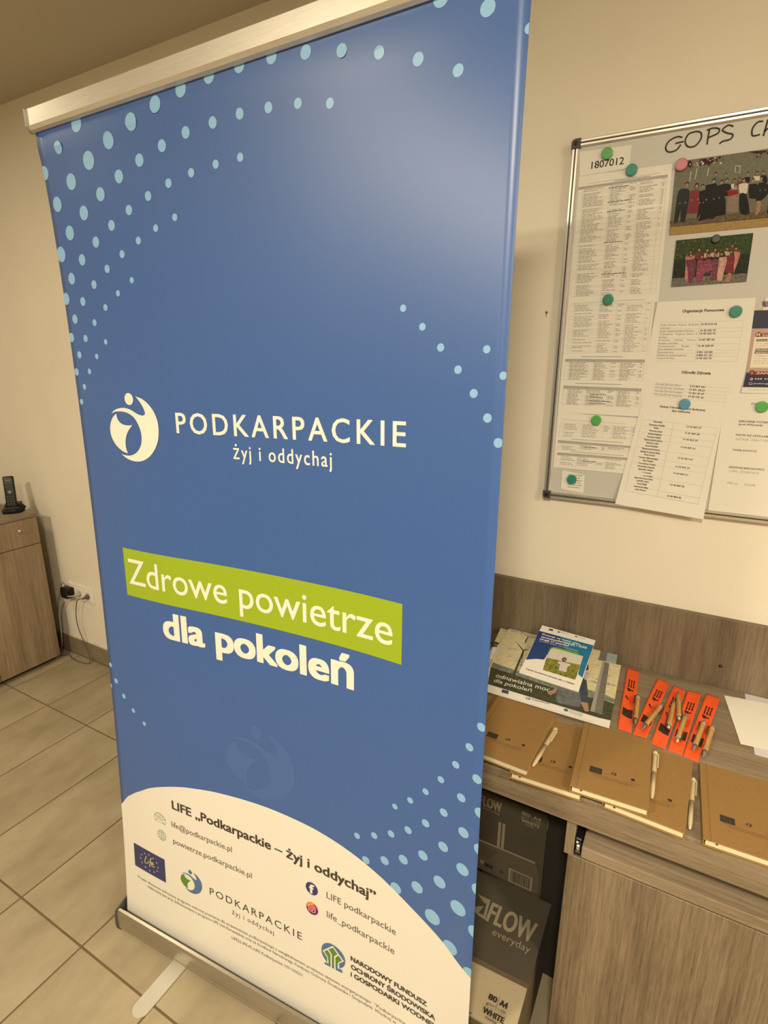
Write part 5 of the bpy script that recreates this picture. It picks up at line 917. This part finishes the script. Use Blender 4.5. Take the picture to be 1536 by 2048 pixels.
for i, (lb, q) in enumerate(bands):
    cx = sum(p[0] for p in q)/4; cy = sum(p[1] for p in q)/4
    t = thing('reflective_band', lb, 'band', (cx, cy, 0.7552), group='orange reflective bands in a row')
    def BFn(u, v, l, q=q):
        x = (1-v)*((.5-u)*q[0][0]+(.5+u)*q[1][0])+v*((.5-u)*q[3][0]+(.5+u)*q[2][0]); y = (1-v)*((.5-u)*q[0][1]+(.5+u)*q[1][1])+v*((.5-u)*q[3][1]+(.5+u)*q[2][1])
        return Vector((x, y, 0.7562+0.0022*(2*u)**2*(1-abs(2*v-1)**6)+l))
    nu, nv_ = 8, 60; vs = []; fs = []
    for l in (0, -0.0006):
        for a in range(nu+1):
            for c in range(nv_+1):
                u = -.5+a/nu; v = c/nv_
                if a in (0, nu): u += (0.012 if c % 2 else -0.012)*(1 if a else -1)
                vs.append(BFn(u, v, l))
    Q = (nu+1)*(nv_+1)
    for a in range(nu):
        for c in range(nv_): s_ = a*(nv_+1)+c; fs += [(s_, s_+1, s_+nv_+2, s_+nv_+1), (s_+Q, s_+nv_+1+Q, s_+nv_+2+Q, s_+1+Q)]
    for c in range(nv_): e_ = nu*(nv_+1)+c; fs += [(c, c+Q, c+1+Q, c+1), (e_, e_+1, e_+1+Q, e_+Q)]
    for a in range(nu): s0 = a*(nv_+1); s1 = s0+nv_; fs += [(s0, s0+nv_+1, s0+nv_+1+Q, s0+Q), (s1, s1+Q, s1+nv_+1+Q, s1+nv_+1)]
    link('band', vs, fs, M_or, t, True)
    k = Ink(BFn, 0.00012)
    for u in (-.18, .02, .22):
        v = .20
        for w in (.045, .03, .05): k.rect(u-.055, v, u+.055, min(v+w, .345), M_orp); v += w+.006
    k.poly([(-.30, .352), (-.12, .350), (.10, .372), (.26, .366), (.22, .392), (.05, .388), (-.05, .408), (-.20, .395)], M_orp)
    k.poly(smoothpoly([(-.34, .490), (-.20, .485), (-.05, .510), (.02, .535), (-.10, .540), (-.24, .522)], 2), M_orp); k.poly([(-.20, .500), (-.10, .508), (-.06, .522), (-.14, .520)], M_or, 2)
    for u, v0, v1 in ((.08, .47, .60), (.16, .49, .62), (.24, .47, .61), (.31, .50, .60)): k.rect(u, v0, u+.035, v1, mat('faint_band_print', (0.45, 0.04, 0.01), 0.5))
    k.poly([(-.36, .675), (.0, .69), (.40, .685), (.42, .815), (.02, .805), (-.36, .790)], M_orp); k.ring(0, .745, .05, .02, mat('faint_band_mark', (0.16, 0.05, 0.03), 0.5), 2, 12, rx=3)
    k.build('printing', t)

# bamboo pens
M_bamboo = mat('bamboo_pen_barrel', (0.50, 0.29, 0.10), 0.5, noise=0.22, nscale=160, stretch=(0.3, 1, 1))
pen = thing('ballpoint_pen', 'x', 'pen')
b = MB(); b.lathe([(0.0053, -0.045), (0.0055, -0.042), (0.0055, 0.040), (0.0051, 0.043)], 18, AX); b.build('barrel', M_bamboo, pen, True, local=True)
b = MB(); b.lathe([(0.0050, 0.043), (0.0040, 0.053), (0.0022, 0.062), (0.0009, 0.0655)], 18, AX); b.build('tip', mat('pen_tip_grey', (0.30, 0.28, 0.25), 0.3, 0.5), pen, True, local=True)
b = MB(); b.lathe([(0.0056, -0.052), (0.0060, -0.050), (0.0060, -0.0465), (0.0054, -0.045)], 18, AX); b.build('collar', mat('pale_bamboo', (0.46, 0.36, 0.20), 0.5), pen, True, local=True)
b = MB(); b.lathe([(0.0034, -0.0655), (0.0042, -0.064), (0.0044, -0.058), (0.0052, -0.052)], 18, AX); b.build('push_button', mat('pen_button_chrome', (0.75, 0.72, 0.66), 0.18, 0.9), pen, True, local=True)
b = MB(); b.rbox(-0.055, -0.0022, 0.0072, -0.020, 0.0022, 0.0086, 0.0006, 1); b.box(-0.055, -0.0022, 0.0045, -0.051, 0.0022, 0.0086); b.build('clip', mat('dark_clip', (0.10, 0.07, 0.05), 0.35, 0.4), pen, local=True)
b = MB(); b.box(0.005, -0.0014, 0.0053, 0.009, 0.0014, 0.0058); b.box(0.022, -0.0016, 0.0053, 0.025, 0.0012, 0.0058); b.build('burnt_mark', mat('burnt_print', (0.14, 0.07, 0.03), 0.7), pen, local=True)
pens = [('bamboo pen alone at the right edge of the leftmost orange band', (-.0263, -.3111), (-.0321, -.1782), 1.2), ('bamboo pen lying diagonally across the second orange band', (-.0100, -.3222), (.0245, -.1954), -1.4),
        ('bamboo pen on the left side of the middle band, push button towards the camera', (.0506, -.1592), (.0433, -.2876), -1.2), ('bamboo pen highest on the middle band, nearest the back panel', (.0573, -.1107), (.0638, -.2395), 1.3),
        ('bamboo pen across the fourth orange band, push button towards the camera', (.0785, -.2030), (.0628, -.3305), 1.3), ('bamboo pen on the rightmost orange band, tip towards the camera', (.0951, -.3463), (.1168, -.2177), 1.3),
        ('bamboo pen on bare desk right of all the orange bands', (.1146, -.3571), (.1345, -.2269), 1.3)]
for i, (lb, tip, end, r) in enumerate(pens):
    o = pen if i == 0 else copy_tree(pen); put_pen(o, tip, end, 0.7637, r); tag(o, lb, 'pen', 'bamboo pens on the orange bands')

# posters and booklet leaning on the back panel
def sheet3(name, label, cat, q, th, m, group=None):
    c = sum((Vector(p) for p in q), Vector())/4; n = (Vector(q[1])-Vector(q[0])).cross(Vector(q[3])-Vector(q[0])).normalized()
    if n.z < 0: n = -n
    t = thing(name, label, cat, tuple(c), group=group); b = MB(); b.prism([tuple(p) for p in q], n*th); b.build('sheet', m, t); return t
def pink(z0, kk, y0): return Ink(lambda x, y, l: Vector((x, y, z0+kk*(y-y0)+l)), 0.00012)
def at(k, key, s_, m_, l=6, ref='l', **kw):
    p = D[key]; a = Vector(p[0][:2]); c = Vector(p[1][:2]); h = (Vector(p[2][:2])-a).length; d = c-a
    k.text(s_, a.x, a.y, a.x+d.length, h*.92, m_, ref=ref, ang=math.atan2(d.y, d.x), l=l, **kw)
def xy(n): return [tuple(p[:2]) for p in D[n]]
C = {n: mat('poster_'+n, c, 0.4, noise=0.35 if n in ('ground', 'hills', 'cloud', 'shirt', 'jeans', 'field') else 0.12, nscale=90) for n, c in dict(sky=(0.66, 0.60, 0.38), cloud=(0.50, 0.50, 0.44), hills=(0.19, 0.22, 0.18), ground=(0.045, 0.05, 0.025), tower=(0.17, 0.16, 0.14), blade=(0.05, 0.05, 0.045), jeans=(0.04, 0.06, 0.09), shirt=(0.13, 0.15, 0.16), top=(0.50, 0.46, 0.48), hair=(0.03, 0.018, 0.012), skin=(0.40, 0.24, 0.15), bluesky=(0.30, 0.38, 0.40), field=(0.22, 0.22, 0.03), grass=(0.08, 0.10, 0.01), teal=(0.01, 0.17, 0.36), deep=(0.01, 0.045, 0.20)).items()}
t = sheet3('poster', 'wind turbine poster peeking out furthest to the left by the banner', 'poster', D['p1_quad'], 0.0012, M_paper2, 'wind turbine posters')
k = pink(.7562, .070, -.36); k.poly([tuple(p[:2]) for p in D['p1_quad']], C['sky'], 1); k.poly(xy('p1_hill'), C['ground'], 2); k.poly([(-.445, -.03), (-.36, -.03), (-.37, -.045), (-.43, -.05)], C['cloud'], 2); k.poly([(-.435, -.12), (-.40, -.12), (-.39, -.2), (-.42, -.2)], M_white, 2); k.build('picture', t)
t = sheet3('poster', 'wind turbine poster just under the front one, sticking out above it', 'poster', D['p2_quad'][:2]+[(-.0985, -.3405, .7586), (-.4000, -.3405, .7586)], 0.0012, M_paper2, 'wind turbine posters')
k = pink(.7572, .071, -.36); q = [tuple(p[:2]) for p in D['p2_quad'][:2]]+[(-.0985, -.3405), (-.4000, -.3405)]; k.poly(q, C['sky'], 1); k.poly(xy('p2_blue'), C['bluesky'], 2); k.poly(xy('p2_tower'), C['tower'], 3)
k.poly([(-.415, -.022), (-.33, -.030), (-.30, -.040), (-.36, -.040), (-.41, -.034)], C['cloud'], 2)
P_ = xy('p2_t'); k.line([P_[0], P_[3]], .0022, C['blade'], 3); k.line([P_[4], P_[5]], .0016, C['blade'], 3); k.line([P_[6], P_[7]], .0018, C['blade'], 3); k.line([(P_[0][0], P_[0][1]), (P_[0][0]+.002, P_[0][1]-.05)], .0022, C['blade'], 3); k.build('picture', t)
t = sheet3('poster', 'front poster reading odnawialna moc dla pokoleń with a wind turbine and two sitting people', 'poster', D['pf_quad'], 0.0016, M_paper2, 'wind turbine posters')
k = pink(.7597, .07, -.36)
k.poly(xy('pf_sky'), C['sky'], 1); k.poly(xy('pf_hills'), C['hills'], 2); k.poly(xy('pf_ground'), C['ground'], 3)
sx = random.Random(8)
for a in range(26):
    x = sx.uniform(-.40, -.10); y = sx.uniform(-.20, -.095); w = sx.uniform(.008, .022); k.poly([(x-w, y), (x-w*.3, y+.004), (x+w, y+.001), (x+w*.3, y-.004)], C['cloud' if a % 3 else 'bluesky'], 1.5)
for a in range(60):
    x = sx.uniform(-.40, -.09); y = -.275+sx.uniform(-.035, .01)-(.0 if x < -.25 else .01); w = sx.uniform(.002, .006); k.poly([(x-w, y), (x, y+.002), (x+w, y), (x, y-.002)], mat('poster_shrub', (0.07, 0.08, 0.035), 0.5), 3.5)
k.poly(xy('pf_tower'), C['tower'], 4); q = xy('pf_tower'); k.poly([q[0], ((q[0][0]*2+q[1][0])/3, (q[0][1]*2+q[1][1])/3), ((q[3][0]*2+q[2][0])/3, (q[3][1]*2+q[2][1])/3), q[3]], mat('poster_tower_light', (0.33, 0.32, 0.29), 0.4), 4.5)
for n in ('pf_t1', 'pf_b1', 'pf_b2', 'pf_b3'): k.poly(xy(n), C['blade'], 5)
k.poly(smoothpoly(xy('pf_shirt'), 2, 80), C['shirt'], 4); k.poly(xy('pf_arm'), C['skin'], 4); k.poly(xy('pf_jeans'), C['jeans'], 5); k.poly(xy('pf_top'), C['top'], 5.5); k.poly(xy('pf_hair'), C['hair'], 6); k.poly(xy('pf_legs'), C['skin'], 4.5)
at(k, 'pf_text1', 'odnawialna moc', M_white, res=4); at(k, 'pf_text2', 'dla pokoleń', M_white, res=4)
k.poly(xy('pf_flag'), M_navy, 4); q = xy('pf_flag'); fx = sum(p[0] for p in q)/4; fy = sum(p[1] for p in q)/4
for a in range(12): k.disc(fx+.0042*math.cos(a*PI/6), fy+.0042*math.sin(a*PI/6), .0005, M_star, 5, 6)
q = xy('pf_logo'); emblem(k, q[0][0]-.0055, q[0][1]-.0058, .075, M_lblue, M_lgreen, M_lblue, 4); at(k, 'pf_pod', 'PODKARPACKIE', M_btext, ref='P')
q = xy('pf_glogo'); k.disc(q[0][0], q[0][1], .0055, mat('poster_green_mark', (0.05, 0.18, 0.12), 0.5), 4, 16)
q = xy('pf_nar'); ang = math.atan2(q[1][1]-q[0][1], q[1][0]-q[0][0])
for a, s_ in enumerate(('NARODOWY FUNDUSZ', 'OCHRONY ŚRODOWISKA', 'i GOSPODARKI WODNEJ')): k.text(s_, q[0][0], q[0][1]-.0042*a, q[1][0], .0028, M_btext, ang=ang, l=4, res=1)
q = xy('pf_fine'); a0 = math.atan2(q[1][1]-q[0][1], q[1][0]-q[0][0])
k.text('Projekt: Skuteczne wdrożenie programu ochrony powietrza dla województwa podkarpackiego z uwzględnieniem problemu ubóstwa energetycznego', q[0][0], q[0][1], q[0][0]+.235, .0016, M_gink, ang=a0, l=4, res=1)
k.build('picture', t)
t = sheet3('booklet', 'small blue and white booklet on the posters, showing a child in a field', 'booklet', D['bk_quad'], 0.003, M_paper2)
k = pink(.7713, .215, -.25)
k.poly(xy('bk_blue'), C['deep'], 1); k.poly(xy('bk_blueR'), C['teal'], 2); q = xy('bk_blue')
k.poly(smoothpoly(xy('bk_green'), 2, 50), mat('booklet_green', (0.12, 0.36, 0.02), 0.4), 3); k.poly(smoothpoly(xy('bk_sky'), 2, 50), mat('booklet_sky', (0.62, 0.60, 0.52), 0.4), 4); k.poly(xy('bk_field'), C['field'], 5)
q = xy('bk_field')
for a in range(90):
    u, v = sx.random(), sx.random(); x = (1-v)*((1-u)*q[0][0]+u*q[1][0])+v*((1-u)*q[3][0]+u*q[2][0]); y = (1-v)*((1-u)*q[0][1]+u*q[1][1])+v*((1-u)*q[3][1]+u*q[2][1]); w = sx.uniform(.001, .003)
    k.poly([(x-w, y), (x, y+w*.8), (x+w, y), (x, y-w*.8)], C['grass'] if v > .45 or sx.random() < .3 else mat('booklet_yellow', (0.42, 0.36, 0.06), 0.5), 5.3)
k.poly(xy('bk_child'), mat('booklet_dress', (0.62, 0.58, 0.58), 0.4), 6); h_ = xy('bk_head')[0]; k.disc(h_[0], h_[1], .0062, mat('booklet_hair', (0.12, 0.035, 0.02), 0.4), 7, 14, .0085); k.disc(h_[0]+.001, h_[1]-.001, .0034, C['skin'], 7.5, 12)
at(k, 'bk_t1', 'Dotacje na nowy piec,', M_white, bold=.05); at(k, 'bk_t2', 'termomodernizację i OZE', M_white, bold=.05); at(k, 'bk_t3', 'mogą Ci pomóc!', M_white, bold=.05); at(k, 'bk_t4', 'Informator Banku i ośrodków gminnych', M_white, res=1); at(k, 'bk_t5', 'Czyste powietrze zaczyna się u Ciebie!', M_btext, bold=.04)
k.poly(xy('bk_flag'), M_navy, 2); q = xy('bk_lg'); k.disc(q[0][0], q[0][1], .0035, M_lblue, 2, 14); q = xy('bk_lg2'); k.disc(q[0][0], q[0][1], .0032, M_lblue, 2, 14)
for n in ('bk_l1', 'bk_l2'): q = xy(n); k.line(q, .0016, M_gink, 2)
k.build('picture', t)

# loose white sheets at the right
def flat_sheet(label, x, y, w, h, r, z, m, name='paper_sheet', corner=None):
    t = thing(name, label, 'paper', (x, y, z), math.radians(r)); b = MB(); b.box(0, -h, 0, w, 0, 0.0004); b.build('sheet', m, t, local=True); return t
flat_sheet('translucent document sleeve under the white sheet at the right edge', .2100, -.0210, .2100, .2600, 1.2, .7553, mat('document_sleeve', (0.66, 0.64, 0.68), 0.25, spec=0.6), 'document_sleeve')
flat_sheet('blank white sheet lying turned on the desk at the right edge of the picture', .1627, -.0582, .2970, .2010, 7.7, .7562, M_paper)
